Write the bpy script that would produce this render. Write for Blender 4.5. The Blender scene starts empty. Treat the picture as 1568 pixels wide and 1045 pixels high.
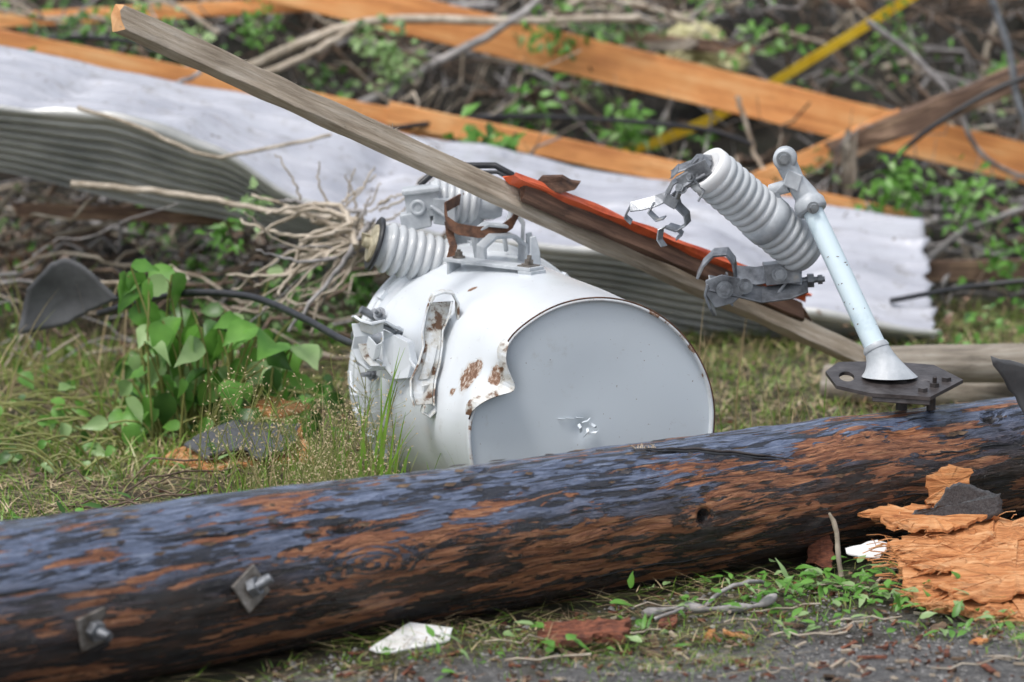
import bpy, math, random
from mathutils import Vector, Matrix, noise
random.seed(11)
R=random.random
def U(a,b): return a+(b-a)*random.random()
V=Vector
scene=bpy.context.scene
def sstep(a,b,x):
    t=max(0,min(1,(x-a)/(b-a))); return t*t*(3-2*t)

# ---------------------------------------------------------------- materials
class NT:
    def __init__(s,name):
        s.mat=bpy.data.materials.new(name); s.mat.use_nodes=True
        s.t=s.mat.node_tree; s.b=s.t.nodes['Principled BSDF']
        s.out=s.t.nodes['Material Output']
        s.co=s.t.nodes.new('ShaderNodeTexCoord')
    def n(s,k): return s.t.nodes.new(k)
    def l(s,a,b): s.t.links.new(a,b)
    def setin(s,node,i,v):
        if isinstance(v,bpy.types.NodeSocket): s.l(v,node.inputs[i])
        else: node.inputs[i].default_value=v
    def map(s,scale=(1,1,1),loc=(0,0,0),src='Object'):
        m=s.n('ShaderNodeMapping'); m.inputs['Scale'].default_value=scale; m.inputs['Location'].default_value=loc
        s.l(s.co.outputs[src],m.inputs[0]); return m.outputs[0]
    def noise(s,vec,scale,detail=4,rough=.55,dist=0):
        m=s.n('ShaderNodeTexNoise'); s.l(vec,m.inputs['Vector']); m.inputs['Scale'].default_value=scale
        m.inputs['Detail'].default_value=detail; m.inputs['Roughness'].default_value=rough; m.inputs['Distortion'].default_value=dist
        return m.outputs['Fac']
    def math(s,op,a,b=0.0,clamp=False):
        m=s.n('ShaderNodeMath'); m.operation=op; m.use_clamp=clamp; s.setin(m,0,a); s.setin(m,1,b); return m.outputs[0]
    def mr(s,v,a,b,c=0.,d=1.):
        m=s.n('ShaderNodeMapRange'); m.interpolation_type='SMOOTHSTEP'; s.setin(m,0,v)
        for i,x in enumerate((a,b,c,d)): m.inputs[i+1].default_value=x
        return m.outputs[0]
    def ramp(s,v,stops):
        m=s.n('ShaderNodeValToRGB'); s.l(v,m.inputs[0]); e=m.color_ramp.elements
        while len(e)<len(stops): e.new(.5)
        for i,(p,c) in enumerate(stops):
            e[i].position=p; e[i].color=(c[0],c[1],c[2],1)
        return m.outputs[0]
    def mix(s,f,a,b):
        m=s.n('ShaderNodeMix'); m.data_type='RGBA'; s.setin(m,0,f)
        for i,x in ((6,a),(7,b)):
            if isinstance(x,tuple): m.inputs[i].default_value=(x[0],x[1],x[2],1)
            else: s.l(x,m.inputs[i])
        return m.outputs[2]
    def bump(s,h,st=.3,dist=.005):
        m=s.n('ShaderNodeBump'); m.inputs['Strength'].default_value=st; m.inputs['Distance'].default_value=dist
        s.l(h,m.inputs['Height']); s.l(m.outputs[0],s.b.inputs['Normal'])
    def col(s,c):
        if isinstance(c,tuple): s.b.inputs['Base Color'].default_value=(c[0],c[1],c[2],1)
        else: s.l(c,s.b.inputs['Base Color'])
    def rough(s,r): s.setin(s.b,'Roughness',r)

def basic(name,c1,c2,scale=20,stretch=(1,1,1),rough=.7,metal=0,bump=.3,bd=.003,lo=.35,hi=.65,c3=None):
    m=NT(name); v=m.map(stretch); n=m.noise(v,scale,6,.6)
    st=[(lo,c1),(hi,c2)]
    if c3: st.append((min(1,hi+.12),c3))
    m.col(m.ramp(n,st)); m.rough(rough); m.b.inputs['Metallic'].default_value=metal
    m.bump(m.noise(v,scale*2.2,5,.65),bump,bd); return m.mat

def wood(name,ca,cb,cc,scale=1,rough=.75,bump=.5,gs=34,dw=.6):
    m=NT(name); v=m.map((2.2*scale,gs*scale,gs*scale)); n=m.noise(v,2.2,6,.65,.4)
    w=m.noise(m.map((5,5,5)),2.5,3,.5)
    f=m.math('ADD',n,m.math('MULTIPLY',m.math('SUBTRACT',w,.5),.40))
    c=m.ramp(f,[(.28,ca),(.5,cb),(.72,cc)])
    dirt=m.mr(m.noise(m.map((9,30,30)),1.6,5,.65),.58,.72,0,dw); c=m.mix(dirt,c,(ca[0]*.45,ca[1]*.45,ca[2]*.45))
    m.col(c); m.rough(rough); m.bump(m.noise(m.map((14,150,150)),2,6,.75),bump,.004)
    return m.mat

def leafmat(name,c1,c2,tl=.35):
    m=NT(name); n=m.noise(m.map(),14,2)
    c=m.ramp(n,[(.3,c1),(.7,c2)]); m.col(c); m.rough(.38)
    if tl>0:
        tr=m.n('ShaderNodeBsdfTranslucent'); m.l(c,tr.inputs[0]); mx=m.n('ShaderNodeMixShader'); mx.inputs[0].default_value=tl
        m.l(m.b.outputs[0],mx.inputs[1]); m.l(tr.outputs[0],mx.inputs[2]); m.l(mx.outputs[0],m.out.inputs[0])
    return m.mat

def paint(name,base,dirt,rough=.3):
    m=NT(name); v=m.map()
    big=m.noise(v,5,4,.6); fine=m.noise(v,60,5,.7); sp=m.noise(v,170,2,.5)
    c=m.mix(m.mr(big,.45,.75,0,.5),base,dirt)
    c=m.mix(m.mr(m.noise(v,22,6,.7),.58,.74,0,.28),c,(.38,.37,.34))
    c=m.mix(m.mr(fine,.64,.77,0,.3),c,(.36,.36,.35))
    c=m.mix(m.mr(sp,.73,.77,0,.7),c,(.16,.10,.07))
    scr=m.noise(m.map((60,8,140)),1.4,3,.6); c=m.mix(m.mr(scr,.73,.76,0,.45),c,(.33,.31,.29))
    at=m.n('ShaderNodeAttribute'); at.attribute_name='rust'
    rf=m.math('ADD',at.outputs['Fac'],m.math('MULTIPLY',m.math('SUBTRACT',m.noise(v,42,6,.78),.5),1.25))
    rm=m.mr(rf,.54,.60); rcol=m.ramp(m.noise(v,110,5,.7),[(.3,(.07,.035,.022)),(.46,(.20,.10,.055)),(.56,(.36,.26,.20)),(.62,(.60,.57,.53))])
    halo=m.mr(rf,.28,.55,0,.35)
    c=m.mix(halo,c,(.48,.43,.37)); c=m.mix(rm,c,rcol); m.col(c)
    m.rough(m.math('ADD',m.math('MULTIPLY',rm,.45),m.math('ADD',rough,m.math('MULTIPLY',big,.1))))
    m.bump(m.math('ADD',m.math('MULTIPLY',fine,.25),m.math('MULTIPLY',rm,-1)),.25,.0015)
    return m.mat

M={}
M['tank']=paint('transformer_paint',(.68,.72,.76),(.60,.63,.66),.16)
M['disc']=paint('tank_bottom_paint',(.62,.68,.73),(.56,.61,.65),.33)
M['rust']=basic('rust_steel',(.05,.024,.016),(.17,.08,.045),60,rough=.8,bump=.6,c3=(.40,.27,.18))
M['rustpaint']=basic('chipped_painted_steel',(.15,.08,.045),(.55,.54,.50),34,rough=.4,bump=.5,lo=.40,hi=.46,c3=(.66,.69,.71))
M['galv']=basic('galvanised_steel',(.26,.275,.29),(.48,.50,.52),30,rough=.38,metal=.75,bump=.25)
M['galvd']=basic('dull_galvanised_steel',(.11,.115,.125),(.38,.40,.43),26,rough=.38,metal=.6,bump=.4,c3=(.52,.49,.44))
M['bolt']=basic('old_bolt_steel',(.08,.065,.05),(.26,.24,.22),50,rough=.5,metal=.35,bump=.7,c3=(.5,.48,.45))
M['cast']=basic('grey_casting',(.34,.37,.40),(.55,.58,.61),22,rough=.38,bump=.3)
M['porc']=basic('grey_porcelain',(.46,.49,.51),(.58,.60,.62),12,rough=.16,bump=.05)
M['white']=basic('white_porcelain',(.70,.71,.72),(.76,.77,.78),12,rough=.25,bump=.05)
M['tube']=basic('pale_painted_tube',(.46,.58,.64),(.62,.74,.80),14,rough=.32,bump=.2,lo=.28,hi=.42)
M['black']=basic('black_rubber',(.012,.013,.016),(.03,.032,.036),40,rough=.4)
M['plate']=basic('dark_steel_plate',(.04,.033,.032),(.10,.09,.09),30,rough=.4,metal=.3,bump=.5,c3=(.25,.22,.21))
M['red']=basic('red_orange_paint',(.40,.045,.015),(.68,.12,.04),22,rough=.45,lo=.3,hi=.5)
M['darkwood']=wood('dark_stained_wood',(.03,.016,.012),(.10,.05,.03),(.20,.11,.07))
M['lath']=wood('rough_lath_wood',(.32,.25,.18),(.52,.43,.33),(.68,.60,.50),1.4,rough=.85,bump=1.0,dw=.3)
M['lathend']=basic('fresh_cut_wood',(.52,.24,.09),(.68,.40,.20),30,rough=.8)
M['lumber']=wood('orange_lumber',(.50,.18,.055),(.78,.34,.11),(.88,.50,.22),.6,rough=.5,dw=.4)
M['ply']=wood('splintered_orange_wood',(.30,.09,.025),(.66,.28,.10),(.82,.50,.26),1.6,rough=.75,bump=1)
M['oldwood']=wood('weathered_grey_wood',(.10,.085,.07),(.30,.26,.21),(.46,.42,.36),1.4,rough=.9,bump=1)
M['brownpost']=wood('brown_weathered_post',(.06,.035,.025),(.18,.11,.075),(.42,.28,.18),1,rough=.85,bump=1)
M['bark']=basic('bark',(.07,.045,.03),(.24,.16,.10),40,rough=.9,bump=.8,bd=.006)
M['redbark']=basic('red_brown_wood_chip',(.08,.024,.014),(.30,.10,.05),60,(1,1,5),rough=.7,bump=1,bd=.006)
M['twig']=basic('pale_twig',(.28,.23,.17),(.56,.49,.40),30,rough=.8,bump=.4)
M['twig2']=basic('brown_twig',(.05,.035,.025),(.20,.14,.10),30,rough=.8,bump=.4)
M['twig3']=basic('grey_twig',(.16,.15,.15),(.42,.40,.39),30,rough=.8,bump=.4)
M['shingle']=basic('asphalt_shingle',(.045,.047,.053),(.11,.115,.125),260,rough=.65,bump=.9,bd=.002)
M['shinglesm']=basic('asphalt_shingle_back',(.06,.062,.068),(.10,.103,.11),20,rough=.6,bump=.3,bd=.002)
M['paper']=basic('white_chip',(.74,.74,.74),(.82,.82,.81),10,rough=.5)
M['yellow']=basic('yellow_strap',(.74,.48,.02),(.84,.60,.05),20,rough=.4)
M['foam']=basic('yellow_insulation',(.42,.39,.17),(.70,.66,.40),30,rough=.9,bump=1,bd=.01)
M['tan']=basic('aged_tan_terminal',(.22,.19,.12),(.48,.44,.32),40,rough=.6,bump=.5)
M['stone']=basic('gravel_stone',(.10,.095,.09),(.30,.29,.28),40,rough=.7)
M['g1']=leafmat('grass_green',(.11,.23,.025),(.25,.42,.06),.3)
M['g2']=leafmat('grass_olive',(.17,.19,.05),(.34,.35,.12),.2)
M['straw']=leafmat('straw',(.30,.22,.11),(.60,.49,.30),0)
M['brownleaf']=leafmat('dead_leaf',(.09,.05,.03),(.28,.17,.10),0)
M['l1']=leafmat('leaf_green',(.08,.23,.03),(.20,.44,.08))
M['l2']=leafmat('leaf_dark_green',(.03,.10,.02),(.09,.20,.04))
M['l3']=leafmat('leaf_pale_green',(.21,.36,.12),(.40,.56,.26))

def sheetmat():
    m=NT('painted_sheet_metal'); v=m.map(); n=m.noise(m.map((1,4,4)),3,5,.6)
    c=m.ramp(n,[(.3,(.40,.41,.46)),(.55,(.53,.54,.59)),(.8,(.61,.62,.66))])
    d=m.mr(m.noise(v,16,6,.75),.52,.70,0,.55); c=m.mix(d,c,(.25,.23,.20))
    d=m.mr(m.noise(m.map((2,30,30)),2,5,.7),.55,.68,0,.5); c=m.mix(d,c,(.28,.28,.30))
    d=m.mr(m.noise(v,45,3,.6),.66,.70,0,.7); c=m.mix(d,c,(.13,.10,.07)); m.col(c); m.rough(.33); m.b.inputs['Metallic'].default_value=.2
    m.bump(m.noise(v,9,5),.5,.015); return m.mat
M['sheet']=sheetmat()
M['sheetu']=basic('bare_sheet_metal_underside',(.38,.39,.38),(.62,.62,.60),6,rough=.4,metal=.3)

def polemat(knots):
    m=NT('creosoted_pole_wood')
    wv=m.n('ShaderNodeVectorMath'); wv.operation='MULTIPLY_ADD'
    nz=m.n('ShaderNodeTexNoise'); m.l(m.map((2.5,7,7)),nz.inputs['Vector']); nz.inputs['Scale'].default_value=2.0; nz.inputs['Detail'].default_value=2
    m.l(nz.outputs['Color'],wv.inputs[0]); wv.inputs[1].default_value=(.0,.03,.03); m.l(m.co.outputs['Object'],wv.inputs[2])
    def wm(scale,loc=(0,0,0)):
        q=m.n('ShaderNodeMapping'); q.inputs['Scale'].default_value=scale; q.inputs['Location'].default_value=loc; m.l(wv.outputs[0],q.inputs[0]); return q.outputs[0]
    g=m.noise(wm((5.5,58,58)),1.0,5,.6,.7)
    f=m.noise(wm((18,170,170)),1.0,5,.7)
    grain=m.math('ADD',m.math('MULTIPLY',g,.74),m.math('MULTIPLY',f,.26)); extra=None
    for (kx,ky,kz,rad,fr,zb) in knots:
        s=m.n('ShaderNodeVectorMath'); s.operation='SUBTRACT'; m.l(wv.outputs[0],s.inputs[0]); s.inputs[1].default_value=(kx,ky+.015,kz+.015)
        sc=m.n('ShaderNodeVectorMath'); sc.operation='MULTIPLY'; m.l(s.outputs[0],sc.inputs[0]); sc.inputs[1].default_value=(.42,1.1,1.1)
        ln=m.n('ShaderNodeVectorMath'); ln.operation='LENGTH'; m.l(sc.outputs[0],ln.inputs[0]); d=ln.outputs['Value']
        w=m.mr(d,rad*.12,rad,.42 if fr else 0,0)
        if fr:
            ph=m.math('ADD',m.math('MULTIPLY',d,fr),m.math('MULTIPLY',g,26.))
            ring=m.math('ADD',m.math('MULTIPLY',m.math('SINE',ph),.13),.50)
            a=m.math('MULTIPLY',grain,m.math('SUBTRACT',1.,w)); grain=m.math('ADD',a,m.math('MULTIPLY',ring,w))
        e=m.mr(d,rad*.2,rad*1.6,zb,0); extra=e if extra is None else m.math('ADD',extra,e)
    sep=m.n('ShaderNodeSeparateXYZ'); m.l(m.co.outputs['Object'],sep.inputs[0])
    patch=m.noise(m.map((3.0,12,12)),1.3,4,.6)
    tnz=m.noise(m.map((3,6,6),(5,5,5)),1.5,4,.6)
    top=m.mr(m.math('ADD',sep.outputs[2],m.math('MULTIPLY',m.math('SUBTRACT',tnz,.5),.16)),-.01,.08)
    bias=m.math('ADD',m.math('MULTIPLY',m.math('SUBTRACT',patch,.5),.42),m.math('MULTIPLY',top,-.025))
    gg=m.math('ADD',m.math('ADD',grain,bias),extra)
    wood_=m.ramp(m.noise(wm((10,130,130)),1.2,5,.7),[(.3,(.08,.024,.010)),(.46,(.24,.085,.034)),(.60,(.44,.19,.085)),(.78,(.62,.38,.23))])
    coat_sheen=m.mix(top,m.ramp(f,[(.3,(.006,.005,.005)),(.55,(.04,.020,.014)),(.72,(.13,.06,.033))]),m.ramp(f,[(.3,(.035,.045,.075)),(.5,(.12,.155,.25)),(.7,(.27,.32,.44))]))  # creosote coating; bluish sky sheen painted into its colour on the upper side
    blk=m.mr(m.noise(wm((6,62,62),(7,3,3)),1.1,5,.65),.51,.56); coat_sheen=m.mix(m.math('MULTIPLY',blk,.88),coat_sheen,(.010,.009,.011))
    mask=m.mr(gg,.535,.562); c=m.mix(mask,coat_sheen,wood_)
    crack=m.mr(m.noise(wm((2.4,110,110),(3,1,2)),1.2,3,.5),.32,.345,1,0); c=m.mix(crack,c,(.006,.005,.004))
    at=m.n('ShaderNodeAttribute'); at.attribute_name='rust'; c=m.mix(m.mr(at.outputs['Fac'],.3,.8),c,(.008,.005,.004))  # on the pole this attribute marks the holes, coloured near-black inside
    m.col(c); m.rough(m.math('ADD',m.math('MULTIPLY',mask,.22),m.math('ADD',.12,m.math('MULTIPLY',f,.22))))
    m.b.inputs['Coat Weight'].default_value=.35; m.b.inputs['Coat Roughness'].default_value=.18
    h=m.math('ADD',m.math('MULTIPLY',mask,-.6),m.math('ADD',m.math('MULTIPLY',f,.9),m.math('ADD',m.math('MULTIPLY',blk,-.45),m.math('MULTIPLY',crack,-1.))))
    m.bump(h,1.0,.010); return m.mat

def groundmat():
    m=NT('ground_soil'); v=m.map()
    n=m.noise(v,7,6,.65); f=m.noise(v,90,5,.75)
    soil=m.ramp(n,[(.3,(.025,.018,.011)),(.5,(.065,.050,.030)),(.7,(.14,.11,.07))])
    grn=m.mr(m.noise(v,5,5,.7),.46,.62,0,.55); soil=m.mix(grn,soil,(.055,.08,.024))
    grav=m.ramp(f,[(.3,(.05,.05,.052)),(.55,(.16,.158,.155)),(.75,(.36,.35,.34))])
    sep=m.n('ShaderNodeSeparateXYZ'); m.l(m.co.outputs['Object'],sep.inputs[0])
    a=m.math('ADD',m.math('MULTIPLY',sep.outputs[1],-1.),m.math('MULTIPLY',sep.outputs[0],.45))
    a=m.math('ADD',a,m.math('MULTIPLY',m.math('SUBTRACT',n,.5),1.0))
    mask=m.mr(a,.68,.92); c=m.mix(mask,soil,grav)
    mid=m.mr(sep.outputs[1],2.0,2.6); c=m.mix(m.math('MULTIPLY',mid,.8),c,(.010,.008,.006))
    far=m.mr(sep.outputs[1],9,14); c=m.mix(far,c,(.06,.09,.03))
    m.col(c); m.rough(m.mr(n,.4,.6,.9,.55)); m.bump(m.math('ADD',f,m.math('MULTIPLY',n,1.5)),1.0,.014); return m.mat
M['ground']=groundmat()

# ---------------------------------------------------------------- builder
def frame_from(t,up=V((0,0,1))):
    t=t.normalized()
    if abs(t.dot(up))>.97: up=V((1,0,0))
    a=t.cross(up).normalized(); b=a.cross(t).normalized(); return a,b
class MB:
    def __init__(s): s.v=[];s.f=[];s.m=[];s.s=[]
    def add(s,vs,fs,mi=0,sm=False):
        o=len(s.v); s.v+= [V(p) for p in vs]; s.f+=[tuple(i+o for i in f) for f in fs]; s.m+=[mi]*len(fs); s.s+=[sm]*len(fs)
    def tube(s,pts,rads,seg=8,mi=0,cap=True):
        pts=[V(p) for p in pts]; n=len(pts)
        if not hasattr(rads,'__len__'): rads=[rads]*n
        vs=[];fs=[];a=None
        for i,p in enumerate(pts):
            t=(pts[min(i+1,n-1)]-pts[max(i-1,0)])
            if t.length<1e-9: t=V((0,0,1))
            t.normalize()
            if a is None: a,b=frame_from(t)
            else:
                a=(a-t*a.dot(t))
                if a.length<1e-6: a,_=frame_from(t)
                a.normalize(); b=a.cross(t)
            for k in range(seg):
                th=2*math.pi*k/seg; vs.append(p+(a*math.cos(th)+b*math.sin(th))*rads[i])
        for i in range(n-1):
            for k in range(seg):
                k2=(k+1)%seg; fs.append((i*seg+k,i*seg+k2,(i+1)*seg+k2,(i+1)*seg+k))
        s.add(vs,fs,mi,True)
        if cap: s.add(vs[:seg],[tuple(range(seg))[::-1]],mi); s.add(vs[-seg:],[tuple(range(seg))],mi)
    def lathe(s,o,ax,prof,seg=32,mi=0,cap=True):
        o=V(o);ax=V(ax).normalized();a,b=frame_from(ax);vs=[];fs=[]
        for z,r in prof:
            for k in range(seg):
                th=2*math.pi*k/seg; vs.append(o+ax*z+(a*math.cos(th)+b*math.sin(th))*r)
        for i in range(len(prof)-1):
            for k in range(seg):
                k2=(k+1)%seg; fs.append((i*seg+k,i*seg+k2,(i+1)*seg+k2,(i+1)*seg+k))
        s.add(vs,fs,mi,True)
        if cap: s.add(vs[:seg],[tuple(range(seg))],mi); s.add(vs[-seg:],[tuple(range(seg))],mi)
    def box(s,c,ax,ay,az,mi=0):
        c=V(c);ax=V(ax);ay=V(ay);az=V(az)
        vs=[c+ax*i+ay*j+az*k for i in(-1,1) for j in(-1,1) for k in(-1,1)]
        s.add(vs,[(0,1,3,2),(4,6,7,5),(0,4,5,1),(2,3,7,6),(0,2,6,4),(1,5,7,3)],mi)
    def strip(s,pts,wv,th,mi=0):
        pts=[V(p) for p in pts]; n=len(pts);vs=[];fs=[]
        for i,p in enumerate(pts):
            w=V(wv[i]) if isinstance(wv,list) else V(wv)
            t=(pts[min(i+1,n-1)]-pts[max(i-1,0)]).normalized(); nn=t.cross(w).normalized()*th*.5
            vs+=[p-w*.5-nn,p+w*.5-nn,p+w*.5+nn,p-w*.5+nn]
        for i in range(n-1):
            for k in range(4): k2=(k+1)%4; fs.append((i*4+k,i*4+k2,i*4+4+k2,i*4+4+k))
        fs+=[(3,2,1,0),(n*4-4,n*4-3,n*4-2,n*4-1)]; s.add(vs,fs,mi)
    def poly(s,pts,th,mi=0):
        pts=[V(p) for p in pts];th=V(th);n=len(pts)
        vs=pts+[p+th for p in pts]
        s.add(vs,[tuple(range(n))[::-1],tuple(range(n,2*n))]+[(i,(i+1)%n,(i+1)%n+n,i+n) for i in range(n)],mi)
    def hexnut(s,c,ax,r,h,mi=0):
        s.lathe(V(c),ax,[(0,r),(h,r)],6,mi)
        for i in range(-8,0): s.s[i]=False
    def leaf(s,c,d,nrm,L,W,mi=0,big=False,fold=.25):
        c=V(c);d=V(d).normalized();nrm=V(nrm); sd=d.cross(nrm)
        if sd.length<1e-4: sd=V((1,0,0))
        sd.normalize(); up=sd.cross(d)
        prof=[(0,.04),(.10,.60),(.24,.93),(.40,1),(.56,.86),(.74,.52),(.88,.22),(1,.01)] if big else [(0,.1),(.4,1),(1,.03)]
        vs=[];cu=U(.1,.55);tw=U(-.3,.3)
        for t,w in prof:
            p=c+d*(L*t)+up*(-cu*L*t*t)+sd*(tw*L*t*t*.5); e1=U(-.07,.07) if big else 0; e2=U(-.07,.07) if big else 0
            vs+=[p-sd*W*w*(.5+e1)+up*(fold*W*w*.5+e2*W),p,p+sd*W*w*(.5+e2)+up*(fold*W*w*.5+e1*W)]
        fs=[]
        for i in range(len(prof)-1):
            a=i*3; fs+=[(a,a+1,a+4,a+3),(a+1,a+2,a+5,a+4)]
        s.add(vs,fs,mi,True)
    def blade(s,p,h,w,lean,mi=0,seg=3,droop=.6,face=False):
        p=V(p); an=U(-.5,.5) if face else U(0,3.1416); sd=V((math.cos(an),math.sin(an),0))*w*.5; vs=[];fs=[]
        for i in range(seg+1):
            t=i/seg; q=p+V((lean.x*t*(.4+t*droop),lean.y*t*(.4+t*droop),h*(t-.35*droop*t*t))); k=1-t*t*.94; vs+=[q-sd*k,q+sd*k]
        for i in range(seg): fs.append((2*i,2*i+1,2*i+3,2*i+2))
        s.add(vs,fs,mi,True)
    def finish(s,name,mats,parent=None,mat_world=None,bevel=0,rust=None):
        me=bpy.data.meshes.new(name)
        if mat_world is None:
            lo=V([min(p[i] for p in s.v) for i in range(3)]);hi=V([max(p[i] for p in s.v) for i in range(3)]);c=(lo+hi)/2
            me.from_pydata([p-c for p in s.v],[],s.f); mw=Matrix.Translation(c)
        else: me.from_pydata(s.v,[],s.f); mw=mat_world
        for k in mats: me.materials.append(M[k] if isinstance(k,str) else k)
        me.polygons.foreach_set('material_index',s.m); me.polygons.foreach_set('use_smooth',s.s)
        if rust:
            a=me.attributes.new('rust','FLOAT','POINT'); a.data.foreach_set('value',rust)
        me.update(); ob=bpy.data.objects.new(name,me); scene.collection.objects.link(ob); ob.matrix_world=mw
        if bevel:
            b=ob.modifiers.new('bevel','BEVEL'); b.width=bevel; b.segments=2; b.limit_method='ANGLE'; b.angle_limit=math.radians(40)
        if parent: ob.parent=parent; ob.matrix_parent_inverse=parent.matrix_world.inverted()
        return ob
def empty(name,loc):
    e=bpy.data.objects.new(name,None); e.empty_display_size=.1; scene.collection.objects.link(e); e.location=loc
    bpy.context.view_layer.update(); return e

# ---------------------------------------------------------------- ground
def hgt(x,y):
    h=.018*noise.noise(V((x*3,y*3,0)))+.010*noise.noise(V((x*11,y*11,2)))
    b=sstep(2.3,4.6,y)*.62*(1-sstep(8,14,y))*(1-sstep(6,12,abs(x)))
    h+=b*(1+.35*noise.noise(V((x*1.3,y*1.3,5))))
    return h
def axis_pts(a,b,step,far):
    m=[a+(b-a)*i/int((b-a)/step) for i in range(int((b-a)/step)+1)]
    d=step;lo=[];x=a
    while x>-far: d*=1.35; x-=d; lo.append(x)
    d=step;hi=[];x=b
    while x<far: d*=1.35; x+=d; hi.append(x)
    return lo[::-1]+m+hi
xs=axis_pts(-2,2,.03,400); ys=axis_pts(-1.6,4.8,.03,400)
g=MB(); W=len(xs)
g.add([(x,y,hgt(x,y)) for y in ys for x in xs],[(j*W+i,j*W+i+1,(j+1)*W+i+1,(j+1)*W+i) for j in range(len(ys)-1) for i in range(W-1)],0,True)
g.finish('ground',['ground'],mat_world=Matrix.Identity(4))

# ---------------------------------------------------------------- utility pole
PD=V((.7897,.6135,0)); PO=V((-.74,-1,0)); 
def prad(L): return .130-.0125*L if L>0 else .130-.006*L
PM=Matrix.Translation((-.74,-1,.0))@Matrix.Rotation(math.atan2(.6135,.7897),4,'Z')
pm=MB(); rust=[]; Ls=[]
L=-3.2
while L<2.25:
    Ls.append(L); L+= .005 if -.15<L<2.0 else .04
SEG=120
def ppt(L,ph,dr=0):
    r=prad(L)+dr; return V((L,-r*math.cos(ph),prad(L)-.004+r*math.sin(ph)))
def angd(a,b): return (a-b+math.pi)%(2*math.pi)-math.pi
holes=[(.545,math.radians(38),.032,.010,.018),(1.24,math.radians(6),.010,.009,.03),(.86,math.radians(82),.012,.008,.015),(1.93,math.radians(60),.02,.012,.02),(.49,math.radians(36),.015,.004,.008),(1.625,math.radians(52),.010,.005,.012)]
for L in Ls:
    for k in range(SEG):
        ph=2*math.pi*k/SEG; r=prad(L)
        dr=.0055*noise.noise(V((L*2.2,math.cos(ph)*1.5,math.sin(ph)*1.5)))+.0024*noise.noise(V((L*9,math.cos(ph)*9,math.sin(ph)*9)))
        dr+=.0024*noise.noise(V((L*14,math.cos(ph)*26,math.sin(ph)*26)))
        rr=0
        for (hl,hp,sl,sp,dp) in holes:
            e=((L-hl)/sl)**2+((angd(ph,hp)*r)/sp)**2; w=math.exp(-e); dr-=dp*w; rr=max(rr,w if w>.45 else 0)
        for (kl,kp,amp,sz) in ((.57,math.radians(8),.006,.05),(1.62,math.radians(50),.010,.06)):
            e=((L-kl)/sz)**2+((angd(ph,kp)*r)/sz)**2; dr+=amp*math.exp(-e)
        if L>2.1: dr-=.02*R()
        p=ppt(L,ph,dr); p.z-=.128; pm.v.append(p); rust.append(rr)
n=len(Ls)
for i in range(n-1):
    for k in range(SEG):
        k2=(k+1)%SEG; pm.f.append((i*SEG+k,i*SEG+k2,(i+1)*SEG+k2,(i+1)*SEG+k)); pm.m.append(0); pm.s.append(True)
pm.f+=[tuple(range(SEG))[::-1],tuple(range((n-1)*SEG,n*SEG))]; pm.m+=[0,0]; pm.s+=[False,False]
kn=[]
for (kl,kp,rad,fr,zb) in ((.57,math.radians(8),.070,620,.03),(1.62,math.radians(50),.065,520,.10),(.54,math.radians(35),.04,0,.08),(.92,math.radians(-5),.09,0,.06),(1.36,math.radians(22),.09,0,.06),(.30,math.radians(60),.06,0,.03),(1.75,math.radians(20),.07,0,.04)):
    p=ppt(kl,kp); kn.append((p.x,p.y,p.z-.128,rad,fr,zb))
pole=empty('utility_pole',(0,-.4,.12))
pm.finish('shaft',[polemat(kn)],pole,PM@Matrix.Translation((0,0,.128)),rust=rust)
def bolt(L,ph,rot,tl):
    b=MB(); c=ppt(L,ph,-.003); out=V((0,-math.cos(ph),math.sin(ph))); a=V((1,0,0)); t=out.cross(a)
    a2=(a*math.cos(rot)+t*math.sin(rot)); t2=out.cross(a2)
    o=(out+a*tl[0]-t*tl[1]).normalized(); wn=(out+a*.12).normalized()
    b.box(c+out*.005,(a2-out*.12)*.026,t2*.025,wn*.0025,0)
    b.hexnut(c+out*.006,o,.0155,.013,1)
    b.tube([c+out*.012,c+o*.040],[.0075,.007],14,1)
    for i in range(7): b.lathe(c+o*(.020+i*.0026),o,[(0,.007),(.0012,.0084),(.0024,.007)],14,1,False)
    return b
for L,ph,rot,tl in ((.076,math.radians(-4),.20,(.15,.1)),(.352,math.radians(6),.55,(.65,-.5))):
    bolt(L,ph,rot,tl).finish('through_bolt',['bolt','galvd'],pole,PM,bevel=.0008)
b=MB(); pts=[];pt2=[]
for i in range(40):
    t=i/39; L=1.16+.30*t; ph=math.radians(78-40*t+2.5*noise.noise(V((t*9,0,0)))); pts.append(ppt(L,ph,.001)); pt2.append(ppt(L,ph+.045,.0015+.002*math.sin(t*3.1)))
b.tube(pts,[.0006+.0036*math.sin(math.pi*min(1,(i+1)/40))*(.7+.5*noise.noise(V((i*.6,1,0)))) for i in range(40)],6,0)
b.tube(pt2,[.0003+.003*math.sin(math.pi*(i+.5)/40)*(.8+.5*noise.noise(V((i*.5,3,0)))) for i in range(40)],6,1)
for i in range(10):
    p=ppt(1.17+i*.004,math.radians(79-i*.4),.002); b.tube([p,p+V((U(-.02,.01),U(-.004,.004),U(.003,.010)))],[.0018,.0004],4,2)
for L0,ph0,ln_ in ((.15,-14,.5),(.75,20,.35),(1.45,-5,.4),(.2,48,.3),(.95,-32,.45),(1.65,28,.3)):
    pts=[ppt(L0+ln_*i/24,math.radians(ph0+4*noise.noise(V((i*.25,L0*9,0)))),.0) for i in range(25)]
    b.tube(pts,[.0003+.0013*math.sin(math.pi*(i+.5)/25)*(.6+.8*abs(noise.noise(V((i*.7,L0,4))))) for i in range(25)],5,0)
b.finish('cracks_and_splinters',['black','plate','lath'],pole,PM)
b=MB()
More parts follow.
